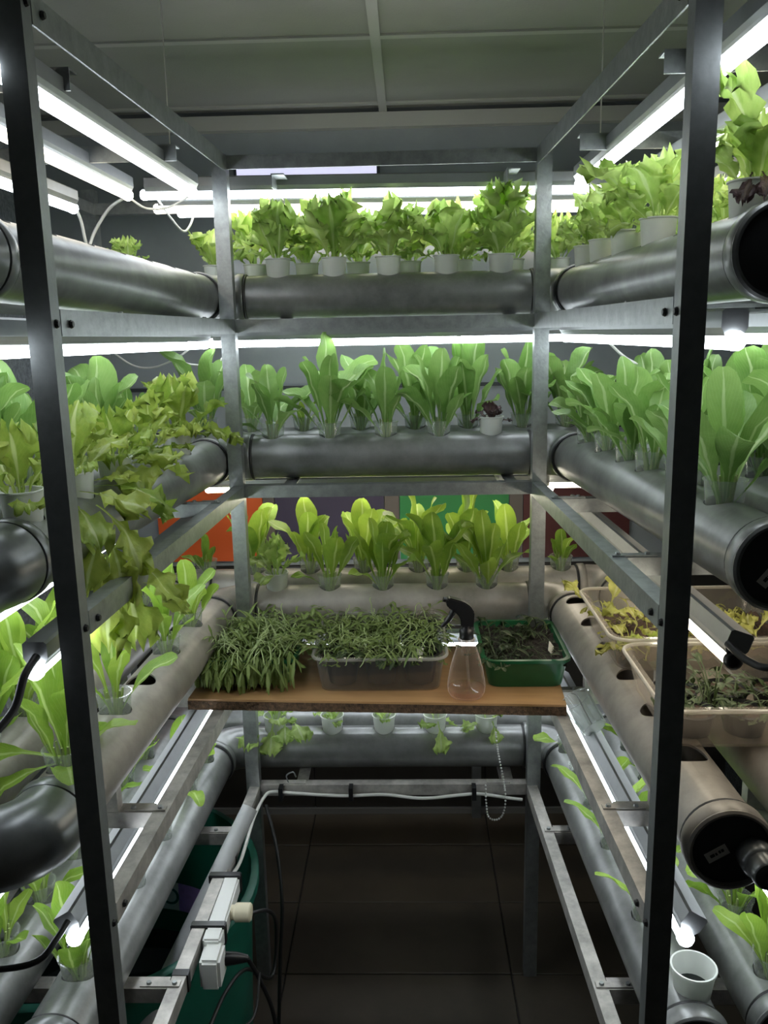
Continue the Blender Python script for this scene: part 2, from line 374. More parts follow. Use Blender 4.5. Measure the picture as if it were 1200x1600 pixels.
# (position, kind, height, leaves, spread)   kinds: r romaine, y yellow-green romaine, f frilly, s small frilly, d dried, c clear cup only, w white cup only, . hole
PLANTS = {
 ('A', 'Bi'): [(-.283, 'f', .13, 13, 1), (-.146, 'f', .145, 13, 1), (-.015, 'f', .12, 13, 1), (.125, 'f', .115, 13, 1.1), (.256, 'f', .15, 13, 1)],
 ('A', 'Bo'): [(-.47, 'f', .09, 9, 1), (-.365, 'f', .12, 11, 1), (-.23, 'f', .10, 11, 1), (-.097, 'f', .11, 11, 1), (.037, 'f', .10, 11, 1), (.17, 'f', .10, 11, 1), (.302, 'f', .12, 11, 1), (.42, 'f', .10, 10, 1)],
 ('A', 'Ri'): [(.10, 'f', .075, 8, 1), (.30, '.'), (.46, 'f', .10, 11, 1.2), (.64, 'f', .095, 12, 1.3), (.80, 'f', .08, 11, 1.1), (.93, 'f', .09, 11, 1)],
 ('A', 'Ro'): [(.10, 'f', .10, 9, 1), (.25, 'f', .08, 9, 1), (.42, 'f', .08, 9, 1), (.58, 'f', .08, 9, 1), (.75, 'f', .08, 9, 1), (.92, 'f', .08, 9, 1)],
 ('A', 'Li'): [(.12, '.'), (.25, '.'), (.38, '.'), (.51, '.'), (.64, '.'), (.77, '.'), (.90, '.')],
 ('A', 'Lo'): [(1.00, 's', .045, 7, 1), (.86, '.'), (.70, '.'), (.5, '.')],
 ('B', 'Bi'): [(-.314, 'r', .145, 9, 1.2), (-.17, 'r', .195, 13, .9), (-.029, 'r', .17, 8, .9), (.104, 'r', .17, 12, 1.1), (.234, 'd', .03, 7, 1.4)],
 ('B', 'Bo'): [(-.52, 'r', .19, 9, 1), (-.396, 'r', .16, 8, .8), (-.253, 'y', .05, 5, .8), (-.10, 'r', .17, 11, .9), (.047, 'r', .19, 13, 1), (.188, 'r', .205, 11, 1), (.333, 'r', .18, 12, .9), (.45, 'r', .18, 11, .9)],
 ('B', 'Ri'): [(.18, 'r', .16, 10, 1.1), (.335, 'r', .14, 10, 1), (.485, 'r', .145, 9, 1.1), (.60, 'r', .155, 10, 1.4), (.74, 'r', .155, 10, 1.2), (.88, 'r', .15, 11, 1)],
 ('B', 'Ro'): [(.12, 'r', .19, 11, .9), (.26, 'r', .18, 11, .9), (.40, 'r', .175, 11, .9), (.54, 'r', .17, 11, .9), (.68, 'r', .16, 11, .9), (.82, 'r', .16, 10, .9), (.96, 'r', .16, 10, .9)],
 ('B', 'Li'): [(.13, 'F', .07, 10, 1.4), (.30, 'F', .07, 11, 1.5), (.46, 'F', .07, 12, 1.4), (.62, 'F', .075, 12, 1.3), (.80, 'F', .10, 11, 1.1)],
 ('B', 'Lo'): [(.30, 'r', .17, 10, .9), (.44, 'r', .17, 10, .8), (.58, 'r', .16, 10, .8), (.76, 'r', .17, 11, .6), (.93, 'r', .11, 8, 1.1)],
 ('C', 'Bi'): [(-.322, 's', .09, 8, 1.1), (-.183, 'y', .15, 6, 1.1), (-.044, 'y', .15, 11, 1.1), (.097, 'y', .18, 9, .9), (.225, 'y', .15, 10, 1.2)],
 ('C', 'Bo'): [(-.545, 'y', .07, 5, 1), (-.404, 'y', .17, 8, .7), (-.251, 'y', .16, 9, .8), (-.101, 'y', .17, 9, .9), (.051, 'y', .19, 9, .8), (.185, 'y', .18, 10, .9), (.30, 'y', .15, 7, .9), (.445, 'y', .07, 6, .8)],
 ('C', 'Li'): [(.14, 'y', .15, 7, 1.6), (.345, 'y', .15, 5, .8), (.475, '.'), (.63, 'y', .15, 7, .7), (.80, 'y', .10, 8, 1)],
 ('C', 'Lo'): [(.20, 'y', .16, 8, .9), (.34, 'y', .17, 9, .9), (.48, 'y', .16, 8, .9), (.63, 'y', .15, 8, .9), (.78, 'y', .14, 8, .9), (.94, 'y', .10, 6, 1)],
 ('C', 'Ri'): [(.17, '.'), (.325, '.'), (.48, '.'), (.63, '.'), (.78, '.'), (.94, '.')],
 ('C', 'Ro'): [(.30, '.'), (.90, '.'), (1.06, 'c')],
 ('D', 'Bi'): [(-.344, 'f', .05, 9, 1.5), (-.189, 's', .04, 7, 1.3), (-.049, 's', .04, 6, 1.2), (.089, 'f', .05, 5, 1.9), (.227, 'f', .05, 5, 1.8)],
 ('D', 'Li'): [(.185, 'y', .12, 10, .9), (.425, 'c'), (.585, 'c'), (.77, 'y', .13, 6, 1.3), (.92, 'y', .11, 7, 1)],
 ('D', 'Lo'): [(.24, 'y', .10, 8, 1), (.38, 'y', .11, 8, 1), (.52, 'y', .13, 8, 1), (.66, 'y', .13, 8, 1), (.80, 'y', .13, 8, 1), (.94, 'y', .12, 8, 1)],
 ('D', 'Ri'): [(.33, 'y', .10, 6, 1), (.55, 'y', .13, 6, 1.1), (.70, 'y', .13, 5, 1.6), (.83, 'c'), (.96, 'y', .13, 5, 1)],
 ('D', 'Ro'): [(.19, 'y', .15, 8, 1.1), (.335, 'y', .14, 9, 1.1), (.50, 'y', .15, 8, 1), (.66, 'y', .15, 8, 1), (.82, 'y', .15, 8, 1), (.97, 'y', .13, 8, 1)],
}

# ------------------------------------------------------------------ the pipes
dg = bpy.context.evaluated_depsgraph_get
def pipe_section(p0, p1, holes, mat, parent, r=PR, hr=.0285):
    p0, p1 = Vector(p0), Vector(p1); d = (p1 - p0); Ln = d.length; rot = Vector((0, 0, 1)).rotation_difference(d.normalized()).to_matrix().to_4x4()
    m = Matrix.Translation(p0) @ rot
    ri = r - .0035
    mb = MB(); seg = 48
    mb.lathe([(r, 0), (r, Ln), (ri, Ln), (ri, 0), (r, 0)], seg, m)
    me = mb.mesh('pipe_section')
    bm = bmesh.new(); bm.from_mesh(me); bmesh.ops.remove_doubles(bm, verts=bm.verts, dist=1e-5); bmesh.ops.recalc_face_normals(bm, faces=bm.faces); bm.to_mesh(me); bm.free()
    o = bpy.data.objects.new('pipe_section', me); COL.objects.link(o)
    if holes:
        cb = MB()
        for (x, y) in holes:
            cb.lathe([(0, p0.z), (hr, p0.z), (hr, p0.z + r + .03), (0, p0.z + r + .03)], 24, Matrix.Translation((x, y, 0)))
        cme = cb.mesh('cut')
        b2 = bmesh.new(); b2.from_mesh(cme); bmesh.ops.remove_doubles(b2, verts=b2.verts, dist=1e-5); bmesh.ops.recalc_face_normals(b2, faces=b2.faces); b2.to_mesh(cme); b2.free()
        co = bpy.data.objects.new('cut', cme); COL.objects.link(co)
        md = o.modifiers.new('b', 'BOOLEAN'); md.operation = 'DIFFERENCE'; md.object = co; md.solver = 'EXACT'
        bpy.context.view_layer.update()
        nm = bpy.data.meshes.new_from_object(o.evaluated_get(dg()))
        o.modifiers.clear(); bpy.data.objects.remove(co); o.data = nm
    me = o.data; me.materials.clear(); me.materials.append(M[mat])
    for p in me.polygons: p.use_smooth = True
    me.set_sharp_from_angle(angle=math.radians(35))
    o.parent = parent; o.matrix_parent_inverse = root_mw(parent).inverted()
    return o
def ring(p, d, parent, r=.0605, ln=.02, mat='elbow', name='coupling_ring', ri=.0552):
    m = Matrix.Translation(p) @ Vector((0, 0, 1)).rotation_difference(Vector(d)).to_matrix().to_4x4()
    MB().lathe([(ri, -ln / 2), (r - .002, -ln / 2), (r, -ln / 2 + .003), (r, ln / 2 - .003), (r - .002, ln / 2), (ri, ln / 2), (ri, -ln / 2)], 40, m).build(name, mat, parent, 40)
def arc(c, r, a0, a1, z, n=12):
    return [(c[0] + r * math.cos(a0 + (a1 - a0) * k / n), c[1] + r * math.sin(a0 + (a1 - a0) * k / n), z) for k in range(n + 1)]
def flat_text(txt, size, mat, parent, m, name='lettering'):
    cu = bpy.data.curves.new('t', 'FONT'); cu.body = txt; cu.size = size; cu.extrude = .0003; cu.align_x = 'CENTER'; cu.align_y = 'CENTER'
    o = bpy.data.objects.new('t', cu); COL.objects.link(o); bpy.context.view_layer.update()
    me = bpy.data.meshes.new_from_object(o.evaluated_get(dg())); bpy.data.objects.remove(o)
    me.transform(m); me.materials.clear(); return link(name, me, mat, parent)
loops = {}
YFL = {'A': .06, 'B': .07, 'C': .075, 'D': .06}; YFR = {'A': .01, 'B': .01, 'C': .0, 'D': .085}
for t, T in TIER.items():
    z, dz = T['z'], T['dz']
    lp = thing('grow_pipe', f"grey plastic grow pipe winding around three sides on the {T['n']} tier", 'pipe', (0, 1.0, z - PR), 0, 'grow pipes'); loops[t] = lp
    def H(sec): return [secpos(t, sec, e[0]) for e in PLANTS.get((t, sec), [])]
    cr = .075
    for k, (g, yr) in enumerate(((0, YI), (GAP, YOU))):
        io = 'io'[k]; yf, yg = YFL[t], YFR[t] + (.03 if k else 0)
        l, r = xat(t, 'L', yr - cr) - g, xat(t, 'R', yr - cr) + g; lf, rf = xat(t, 'L', yf) - g, xat(t, 'R', yg) + g; zf = z + dz
        pipe_section((lf, yf, zf), (l, yr - cr, z), H('L' + io), T['mat'], lp)
        pipe_section((rf, yg, z), (r, yr - cr, z), H('R' + io), T['mat'], lp)
        pipe_section((l + cr, yr, z), (r - cr, yr, z), H('B' + io), T['mat'], lp)
        for (c, a0, a1) in (((l + cr, yr - cr), PI, PI / 2), ((r - cr, yr - cr), 0, PI / 2)):
            MB().sweep(arc(c, cr, a0, a1, z), PR + .0022, 40, False).build('elbow', T['mat'], lp, 60)
        for x in (l + cr + .012, r - cr - .012):
            ring((x, yr, z), (1, 0, 0), lp, .0605, .02, T['mat'])
            ring((x + (.014 if x < 0 else -.014), yr, z), (1, 0, 0), lp, .0585, .006, 'rubber', 'seal_ring')
        for x in (l, r):
            ring((x, yr - cr - .012, z), (0, 1, 0), lp, .0605, .02, T['mat'])
            ring((x, yr - cr - .026, z), (0, 1, 0), lp, .0585, .006, 'rubber', 'seal_ring')
        ring((lf, yf + .012, zf), (0, 1, 0), lp, .0612, .022, 'elbow')
        ring((lf, yf + .026, zf), (0, 1, 0), lp, .0590, .006, 'rubber', 'seal_ring')
        # the right-hand ends
        m = Matrix.Translation((rf, yg, z)) @ Matrix.Rotation(PI / 2, 4, 'X')   # local z points to the viewer
        ring((rf, yg + .012, z), (0, 1, 0), lp, .0610, .028, T['mat'])
        ring((rf, yg + .030, z), (0, 1, 0), lp, .0592, .007, 'rubber', 'seal_ring')
        MB().lathe([(.0598, -.004), (.0598, .003), (.0565, .006), (.0535, .006), (.0525, -.004)], 40, m).build('end_rim', T['mat'], lp, 40)
        cap = MB().lathe([(.0550, -.012), (.0550, -.002), (.050, .0005), (0.0001, .0005)], 40, m).build('end_cap', 'cap', lp, 40)
        if t in 'BC':
            a = .9 if t == 'B' else .55
            off = (-.012, -.012) if t == 'B' else (-.018, -.006)
            ms = m @ Matrix.Translation((off[0], off[1], .0008)) @ Matrix.Rotation(a, 4, 'Z')
            MB().box(-.016, .016, -.008, .008, 0, .0006, ms).build('sticker', 'sticker', cap)
            mk = MB()
            for (u0, u1, v0, v1) in ((-.010, -.0035, -.002, .0025), (-.0025, .0005, -.002, .002), (.003, .0060, -.0015, .003), (.0068, .0105, -.0015, .003)): mk.box(u0, u1, v0, v1, .0006, .0009, ms)
            mk.build('printed_mark', 'ink', cap)
        if t == 'C' and k == 0:
            mo = m @ Matrix.Translation((.032, -.006, 0))
            MB().lathe([(.025, 0), (.025, .022), (.023, .026), (.021, .028), (.021, .050), (.0185, .053), (.0185, .046), (0.0001, .046)], 28, mo).build('outlet_socket', 'elbow', lp, 40)
            MB().sweep([(rf + .040, yg - .044, z - .012), (rf + .052, yg - .090, z - .028)], .0125, 20).build('outlet_pipe', 'elbow', lp, 40)
            MB().sweep([(rf + .049, yg - .078, z - .024), (rf + .055, yg - .100, z - .032), (rf + .066, yg - .108, z - .036)], .0155, 20).build('outlet_elbow', 'cap', lp, 40)
    # front U turn on the left joining inner and outer pipe
    yf = YFL[t]; cxm = xat(t, 'L', yf) - GAP / 2; zf = z + dz
    MB().sweep(arc((cxm, yf), GAP / 2, 0, -PI / 2, zf), PR + .0035, 40, False).build('elbow', 'elbow', lp, 60)
    MB().sweep(arc((cxm, yf), GAP / 2, -PI / 2, -PI, zf), PR + .0035, 40, False).build('elbow', 'elbow', lp, 60)
    if t == 'C':       # blocks that lift the third tier off its brackets
        for y in (.27, .76):
            yy = y + .013
            for x in (xat(t, 'L', y), xat(t, 'L', y) - GAP, xat(t, 'R', y), xat(t, 'R', y) + GAP): MB().box(x - .02, x + .02, yy - .012, yy + .012, Z4, z - PR + .0015).build('saddle_block', 'steel_worn', rack)
        for x in (-.28, .26):
            for y in (YI, YOU): MB().box(x + .004, x + .028, y - .02, y + .02, Z4, z - PR + .0015).build('saddle_block', 'steel_worn', rack)

# ------------------------------------------------------------------ lamps
def lamp(p0, p1, roll, mat, label, name='grow_lamp', hang=None, capmat=None):
    p0, p1 = Vector(p0), Vector(p1); d = (p1 - p0).normalized()
    t = thing(name, label, 'lamp', (p0 + p1) / 2, 0, 'tube lamps')
    up = Matrix.Rotation(roll, 3, d) @ Vector((0, 0, 1))
    side = d.cross(up).normalized()
    hp = [(-.0115, 0), (-.013, .004), (-.0165, .010), (-.0165, .030), (-.013, .033), (.013, .033), (.0165, .030), (.0165, .010), (.013, .004), (.0115, 0)]
    MB().bar(p0 + d * .004, p1 - d * .004, hp, up).build('housing', 'alu', t)
    n = 8
    prof = [(.0115 * math.cos(a), -.001 - .0165 * math.sin(a)) for a in [PI * k / n for k in range(n + 1)]]
    mb = MB().bar(p0 + d * .002, p1 - d * .002, prof[::-1], up)
    mb.build('tube', mat, t, 50)
    for p, s in ((p0, -1), (p1, 1)):
        MB().sweep([p + d * s * q - up * .006 for q in (-.004, .004, .009, .011)], [.0125, .0125, .009, .003], 12).build('end_cap', capmat or mat, t, 50)
    if hang:
        for q in hang:
            pp = p0 + (p1 - p0) * q
            MB().box(-.019, .019, -.006, .006, -.004, .036, Matrix.Translation(pp) @ Matrix([[side.x, d.x, up.x, 0], [side.y, d.y, up.y, 0], [side.z, d.z, up.z, 0], [0, 0, 0, 1]])).build('clip', 'black', t) if False else None
            MB().sweep([pp + up * .032, Vector((pp.x, pp.y, ZC - .004))], .0014, 6).build('hanger_wire', 'whitecable', t)
    return t
C_, W_ = 'tube_cool', 'tube_warm'
# above the top tier
lamp((-.452, .0, 2.045), (-.452, .96, 2.052), 0, C_, 'long tube lamp hanging above the left side, nearest the bay', hang=[.83])
lamp((-.590, .0, 2.045), (-.600, .965, 2.050), 0, W_, 'long tube lamp above the left side, middle of three')
lamp((-.735, .0, 2.025), (-.735, .985, 2.028), 0, C_, 'long tube lamp above the left side, nearest the foil wall')
lamp((.425, -.08, 2.050), (.425, 1.005, 2.056), 0, C_, 'long tube lamp hanging above the right side, nearest the bay', hang=[.82])
lamp((.548, .0, 2.022), (.548, .925, 2.040), 0, W_, 'long tube lamp above the right side, middle of three')
lamp((.690, .0, 2.022), (.690, .86, 2.022), 0, C_, 'long tube lamp above the right side, nearest the wall')
lamp((-.60, 1.10, 2.070), (.52, 1.10, 2.060), 0, C_, 'long tube lamp above the back row, first of three')
lamp((-.605, 1.225, 2.055), (.52, 1.225, 2.045), 0, W_, 'long tube lamp above the back row, middle of three')
lamp((-.575, 1.345, 2.060), (.50, 1.345, 2.050), 0, C_, 'long tube lamp above the back row, closest to the back wall')
# under each tier
for z, nm, cc in ((1.7165, 'top', (C_, C_, C_, C_, C_, C_)), (1.303, 'second', (C_, C_, W_, W_, W_, W_)), (.858, 'third', (C_, C_, C_, C_, C_, C_))):
    yl = {'top': -.06, 'second': .0, 'third': .05}[nm]; yr_ = {'top': .02, 'second': .015, 'third': .05}[nm]
    xl = {'top': -.480, 'second': -.474, 'third': -.485}[nm]; xr = {'top': .428, 'second': .452, 'third': .425}[nm]
    rl = {'top': 0, 'second': .35, 'third': .55}[nm]
    lamp((xl, yl, z + (.007 if nm == 'top' else 0)), (xl + (.010 if nm == 'second' else .030), .985, z), 0 if nm == 'second' else -rl, cc[0], f'tube lamp under the {nm} tier pipe on the left side, inner row')
    lamp((xl - .17, yl, z), (xl - .14, .985, z), 0, cc[1], f'tube lamp under the {nm} tier pipe on the left side, outer row')
    lamp((xr, yr_, z), (xr - .030, .985, z), rl, cc[2], f'tube lamp under the {nm} tier pipe on the right side, inner row', capmat='black' if nm == 'second' else None)
    lamp((xr + .17, yr_, z), (xr + .14, .985, z), 0, cc[3], f'tube lamp under the {nm} tier pipe on the right side, outer row')
    ya, yb_ = (1.30, 1.355) if nm == 'second' else (1.115, 1.27)
    lamp((-.46, ya, z), (.42, ya, z), 0, cc[4], f'tube lamp under the {nm} tier pipe at the back, front row')
    lamp((-.55, yb_, z), (.52, yb_, z), 0, cc[5], f'tube lamp under the {nm} tier pipe at the back, rear row')

# ------------------------------------------------------------------ leaves and plants
def leaf_mesh(kind, seed):
    rnd = random.Random(seed); fr = kind == 'f'
    nu, nv = (15, 16) if fr else (5, 13)
    bend = rnd.uniform(-.15, 1.2) if not fr else rnd.uniform(.4, 1.5)
    Wd = rnd.uniform(.095, .135) if not fr else rnd.uniform(.26, .38)
    ph = [rnd.uniform(0, 6.28) for _ in range(10)]; tw = rnd.uniform(-.7, .7); cup = rnd.uniform(.15, .7)
    k1, k2 = rnd.uniform(16, 24), rnd.uniform(33, 46); swing = rnd.uniform(-.25, .25)
    notch = [[1 - max(0, rnd.gauss(0, .22)) for _ in range(nv)] for _ in (0, 1)]
    rows = []; pos = Vector((0, 0, 0)); tp = 0
    for j in range(nv):
        t = j / (nv - 1)
        if not fr: t = 1 - (1 - t) ** 1.35
        th = bend * t ** 1.7
        pos = pos + Vector((math.sin(th), swing * t * .6, math.cos(th))) * (t - tp); tp = t
        nrm = Vector((-math.cos(th), 0, math.sin(th)))
        s = max(0, (t - .27) / .73)
        if not fr:
            f = math.sin(PI / 2 * min(1, s / .66)) ** 1.5 if s < .66 else math.sqrt(max(0.0, 1 - ((s - .66) / .345) ** 2))
            hw = .019 * (1 - .5 * t) + Wd * f
        else:
            s = max(0, (t - .25) / .75)
            f = (min(1, s / .62)) ** 1.3 if s < .62 else math.sqrt(max(0, 1 - ((s - .62) / .42) ** 2))
            hw = .020 + Wd * f
        row = []
        for i in range(nu):
            u = 2 * i / (nu - 1) - 1
            if fr:
                au = abs(u); sd = 2.2 if u > 0 else 0; e = hw
                if au > .6: e *= 1 + (notch[u > 0][j] - 1) * (au - .6) / .4 * min(1, 3 * s) + .13 * au * math.sin(k1 * t + ph[0] + sd)
                off = (.060 * au ** 1.5 * math.sin(k1 * t + ph[2] + sd) + .045 * au ** 2 * math.sin(k2 * t + ph[3] + 3 * u) + .02 * math.sin(14 * t + 6 * u + ph[8])) * min(1, s * 2.5)
                tip = s ** 4 * (.06 * math.sin(9 * u + ph[4]) + .05 * math.sin(19 * u + ph[5]) - .06 * u * u)
                off += s ** 3 * (.06 * math.sin(10 * u + ph[6]) + .035 * math.sin(21 * u + ph[9]))
                p = pos + Vector((0, u * e, 0)) + nrm * (off + cup * .3 * u * u * hw) + Vector((math.sin(th), 0, math.cos(th))) * tip
                if au > .99: p += Vector((0, .015 * math.sin(47 * t + ph[7]), .022 * math.sin(53 * t + ph[1])))
            else:
                off = cup * u * u * hw + (.022 * abs(u) * math.sin(15 * t + ph[2] + (2 if u > 0 else 0)) + .012 * math.sin(22 * t + ph[3])) * min(1, s * 2)
                a = tw * t * t
                p = pos + Vector((0, u * hw * math.cos(a), 0)) + nrm * (off + u * hw * math.sin(a))
            row.append(p)
        rows.append(row)
    vs = [p for r in rows for p in r]
    fs = [(j * nu + i, j * nu + i + 1, (j + 1) * nu + i + 1, (j + 1) * nu + i) for j in range(nv - 1) for i in range(nu - 1)]
    me = bpy.data.meshes.new('leaf'); me.from_pydata(vs, [], fs); me.update()
    uvl = me.uv_layers.new(name='UVMap')
    for lo in me.loops: uvl.data[lo.index].uv = ((lo.vertex_index % nu) / (nu - 1), (lo.vertex_index // nu) / (nv - 1))
    for p in me.polygons: p.use_smooth = True
    return me
def with_mat(meshes, mat):
    out = []
    for m in meshes:
        c = m.copy(); c.materials.clear(); c.materials.append(M[mat]); out.append(c)
    return out
rom = [leaf_mesh('r', 100 + k) for k in range(20)]; fri = [leaf_mesh('f', 200 + k) for k in range(20)]
LEAF = {'r': with_mat(rom, 'romaine'), 'y': with_mat(rom, 'romaine_backlit'), 'f': with_mat(fri, 'frilly'), 's': with_mat(fri, 'frilly'),
        'F': with_mat(fri, 'frilly_d'), 'd': with_mat(fri, 'dried'), 'Y': with_mat(fri, 'yellowed')}
def cup_mesh(mat, rt, rb, h):
    mb = MB(); th = .0009
    mb.lathe([(0.0002, 0), (rb, 0), (rb + .001, .002), (rt - .0005, h - .003), (rt + .0018, h - .002), (rt + .0018, h), (rt - th, h), (rb - th + .001, .003), (rb - .002, .0015), (0.0002, .0015)], 24)
    me = mb.mesh('cup', 35); me.materials.append(M[mat]); return me
CUPW = cup_mesh('white_cup', .0305, .0235, .072); CUPC = cup_mesh('clear', .0305, .0225, .072)
PLUG = MB().lathe([(0.0002, .003), (.020, .003), (.0225, .020), (.021, .026), (.0002, .029)], 14).mesh('root_plug', 50); PLUG.materials.append(M['plug'])
STEM = MB(); 
for k in range(7):
    a = k * 2.4; STEM.sweep([(.006 * math.cos(a), .006 * math.sin(a), .022), (.010 * math.cos(a), .010 * math.sin(a), .045), (.016 * math.cos(a), .016 * math.sin(a), .078)], [.0045, .0035, .002], 5)
STEM = STEM.mesh('stem_cluster', 60); STEM.materials.append(M['stemgreen'])
KN = {'r': 'romaine lettuce', 'y': 'yellow-green romaine lettuce', 'f': 'frilly green lettuce', 's': 'small frilly lettuce', 'F': 'sprawling frilly lettuce', 'd': 'dried up dark seedling'}
def plant(kind, x, y, zp, h, n, spread, seed, label, group, sink=.042, lean=None, leafscale=1.0):
    rnd = random.Random(seed); white = kind in 'fsFd'
    name = {'r': 'romaine_lettuce', 'y': 'romaine_lettuce', 'f': 'frilly_lettuce', 's': 'frilly_lettuce', 'F': 'frilly_lettuce', 'd': 'dried_seedling'}[kind]
    t = thing(name, label, 'lettuce' if kind != 'd' else 'seedling', (x, y, zp - sink), rnd.uniform(0, 6.28), group)
    if white: t.location.z += .008
    link('cup', CUPW if white else CUPC, None, t, False)
    if not white:
        link('root_plug', PLUG, None, t, False); link('stem_cluster', STEM, None, t, False)
    ms = LEAF[kind]; rim = .072
    for k in range(n):
        f = k / max(1, n - 1)                     # 0 inner upright, 1 outer
        o = link('leaf', ms[rnd.randrange(len(ms))], None, t, False)
        az = k * 2.39996 + rnd.uniform(-.4, .4)
        if kind in 'ry':
            base = .028; L_ = (h + rim - base) * (1.06 - .36 * f + rnd.uniform(-.12, .08))
            tilt = (-.05 + .60 * f * spread + rnd.uniform(-.10, .12))
            sx = L_ * rnd.uniform(.85, 1.2) * (1 + .25 * f) * leafscale
        else:
            base = .050; L_ = (h + rim - base) * (1.10 - .42 * f + rnd.uniform(-.12, .1)) + .012 * f
            tilt = -.30 + 1.0 * f * spread + rnd.uniform(-.15, .2)
            sx = L_ * rnd.uniform(.9, 1.25) * leafscale
            if kind == 'F': L_ *= 1.2; tilt += .15
        o.scale = (L_, sx, L_)
        o.location = (.008 * math.cos(az), .008 * math.sin(az), base)
        o.rotation_euler = (Matrix.Rotation(az, 3, 'Z') @ Matrix.Rotation(tilt, 3, 'Y')).to_euler()
    return t
seed = 7
SIDE = {'L': 'left pipe', 'R': 'right pipe', 'B': 'back pipe'}
for (t, sec), rows in PLANTS.items():
    T = TIER[t]; num = 0
    rows_ = sorted(rows, key=lambda e: e[0]); cnt = 0
    for e in rows_:
        if e[1] == '.': continue
        x, y = secpos(t, sec, e[0]); cnt += 1; seed += 1
        pos = f"{ORD[cnt - 1]} from {'left' if sec[0] == 'B' else 'the front'}"
        rown = 'inner' if sec[1] == 'i' else 'outer'
        grp = f"cups on the {rown} {SIDE[sec[0]]} of the {T['n']} tier"
        if e[1] == 'c':
            c = thing('plastic_cup', f"empty clear cup, {pos} on {rown} {SIDE[sec[0]]}, {T['n']} tier", 'cup', (x, y, T['z'] + PR - .046), 0, grp)
            link('cup', CUPC, None, c, False); continue
        cupn = 'white cup' if e[1] in 'fsFd' else 'clear cup'
        plant(e[1], x, y, T['z'] + PR, e[2], e[3], e[4], seed * 13, f"{KN[e[1]]} in {cupn}, {pos}, {rown} {SIDE[sec[0]]}, {T['n']} tier", grp)

# ------------------------------------------------------------------ a few big single leaves that hang out of the rows
def extra_leaf(owner_label, kind, loc, az, tilt, L_, wide=1.0, seed=0, idx=0):
    own = [o for o in COL.objects if o.get('label') == owner_label]
    if not own: return
    o = link('leaf', LEAF[kind][idx], None, own[0], False)
    mw_ = Matrix.Translation(loc) @ (Matrix.Rotation(az, 3, 'Z') @ Matrix.Rotation(tilt, 3, 'Y')).to_4x4() @ Matrix.Diagonal((L_, L_ * wide, L_, 1))
    o.matrix_basis = root_mw(own[0]).inverted() @ mw_

LB = lambda kn, cup, o_, row, tier, fr='the front': f"{kn} in {cup}, {o_} from {fr}, {row}, {tier} tier"
q = LB('sprawling frilly lettuce', 'white cup', 'second', 'inner left pipe', 'second')
for i, (x, y, z, az, tl, L_, wd) in enumerate(((-.500, .27, 1.490, -.5, 1.55, .15, .9), (-.470, .26, 1.470, -.4, 2.05, .14, .9), (-.452, .24, 1.440, -.9, 2.25, .14, .8), (-.430, .25, 1.400, -.2, 2.2, .13, 1.0),
        (-.425, .23, 1.380, -.9, 2.6, .13, .9), (-.445, .22, 1.400, -1.3, 2.5, .15, .8), (-.46, .25, 1.43, -1.6, 2.1, .11, 1.0), (-.41, .24, 1.35, .3, 1.9, .10, 1.0), (-.50, .31, 1.49, .1, 1.45, .15, .9), (-.49, .22, 1.48, -.9, 1.7, .13, .9))):
    extra_leaf(q, 'F', (x, y, z), az, tl, L_, wd, idx=i * 2 % 20)
q = LB('sprawling frilly lettuce', 'white cup', 'third', 'inner left pipe', 'second')
for i, (az, tl, L_) in enumerate(((-.3, 1.3, .13), (.3, 1.5, .13), (-.9, 1.5, .14), (.9, 1.2, .12))): extra_leaf(q, 'F', (-.505, .47, 1.505), az, tl, L_, .9, idx=i * 3 + 1)
q = LB('sprawling frilly lettuce', 'white cup', 'fifth', 'inner left pipe', 'second')
for i, (az, tl, L_) in enumerate(((-.3, 1.0, .14), (.1, 1.25, .15), (-1.0, 1.1, .13))): extra_leaf(q, 'F', (-.49, .80, 1.505), az, tl, L_, .7, idx=i * 3 + 2)
q = LB('yellow-green romaine lettuce', 'clear cup', 'first', 'inner left pipe', 'third')
extra_leaf(q, 'y', (-.515, .135, 1.10), 3.3, 1.25, .17, 1.7, idx=3); extra_leaf(q, 'y', (-.51, .14, 1.09), 3.7, 1.5, .13, 1.5, idx=5); extra_leaf(q, 'y', (-.51, .15, 1.08), 2.9, .25, .21, 1.3, idx=8)
q = LB('frilly green lettuce', 'white cup', 'first', 'inner back pipe', 'bottom', 'left')
for i, (dx, tl, L_) in enumerate(((0, 2.0, .095), (.03, 1.7, .08), (-.035, 1.6, .10), (.055, 1.4, .09))): extra_leaf(q, 'f', (-.344 + dx, 1.055, .715), -PI / 2 + dx * 6, tl, L_, 1.1, idx=i + 2)
q = LB('frilly green lettuce', 'white cup', 'fourth', 'inner back pipe', 'bottom', 'left'); extra_leaf(q, 'f', (.095, 1.052, .715), -PI / 2 + .3, 2.35, .085, .9, idx=7)
q = LB('frilly green lettuce', 'white cup', 'fifth', 'inner back pipe', 'bottom', 'left'); extra_leaf(q, 'f', (.24, 1.052, .715), -PI / 2 + .2, 2.2, .06, 1.2, idx=9)
q = LB('frilly green lettuce', 'white cup', 'first', 'inner right pipe', 'top')
extra_leaf(q, 'd', (.468, .075, 1.915), -1.7, 2.0, .055, 1.0, idx=4); extra_leaf(q, 'd', (.458, .08, 1.915), -2.2, 2.3, .05, 1.1, idx=6)
extra_leaf(q, 'f', (.468, .10, 1.90), -2.4, .25, .15, .5, idx=11); extra_leaf(q, 'f', (.468, .10, 1.90), -.6, .3, .14, .5, idx=12)
q = LB('frilly green lettuce', 'white cup', 'second', 'inner right pipe', 'top')
extra_leaf(q, 'f', (.455, .45, 1.90), 3.0, .75, .16, .6, idx=13); extra_leaf(q, 'f', (.455, .45, 1.90), 2.5, .45, .15, .6, idx=14)

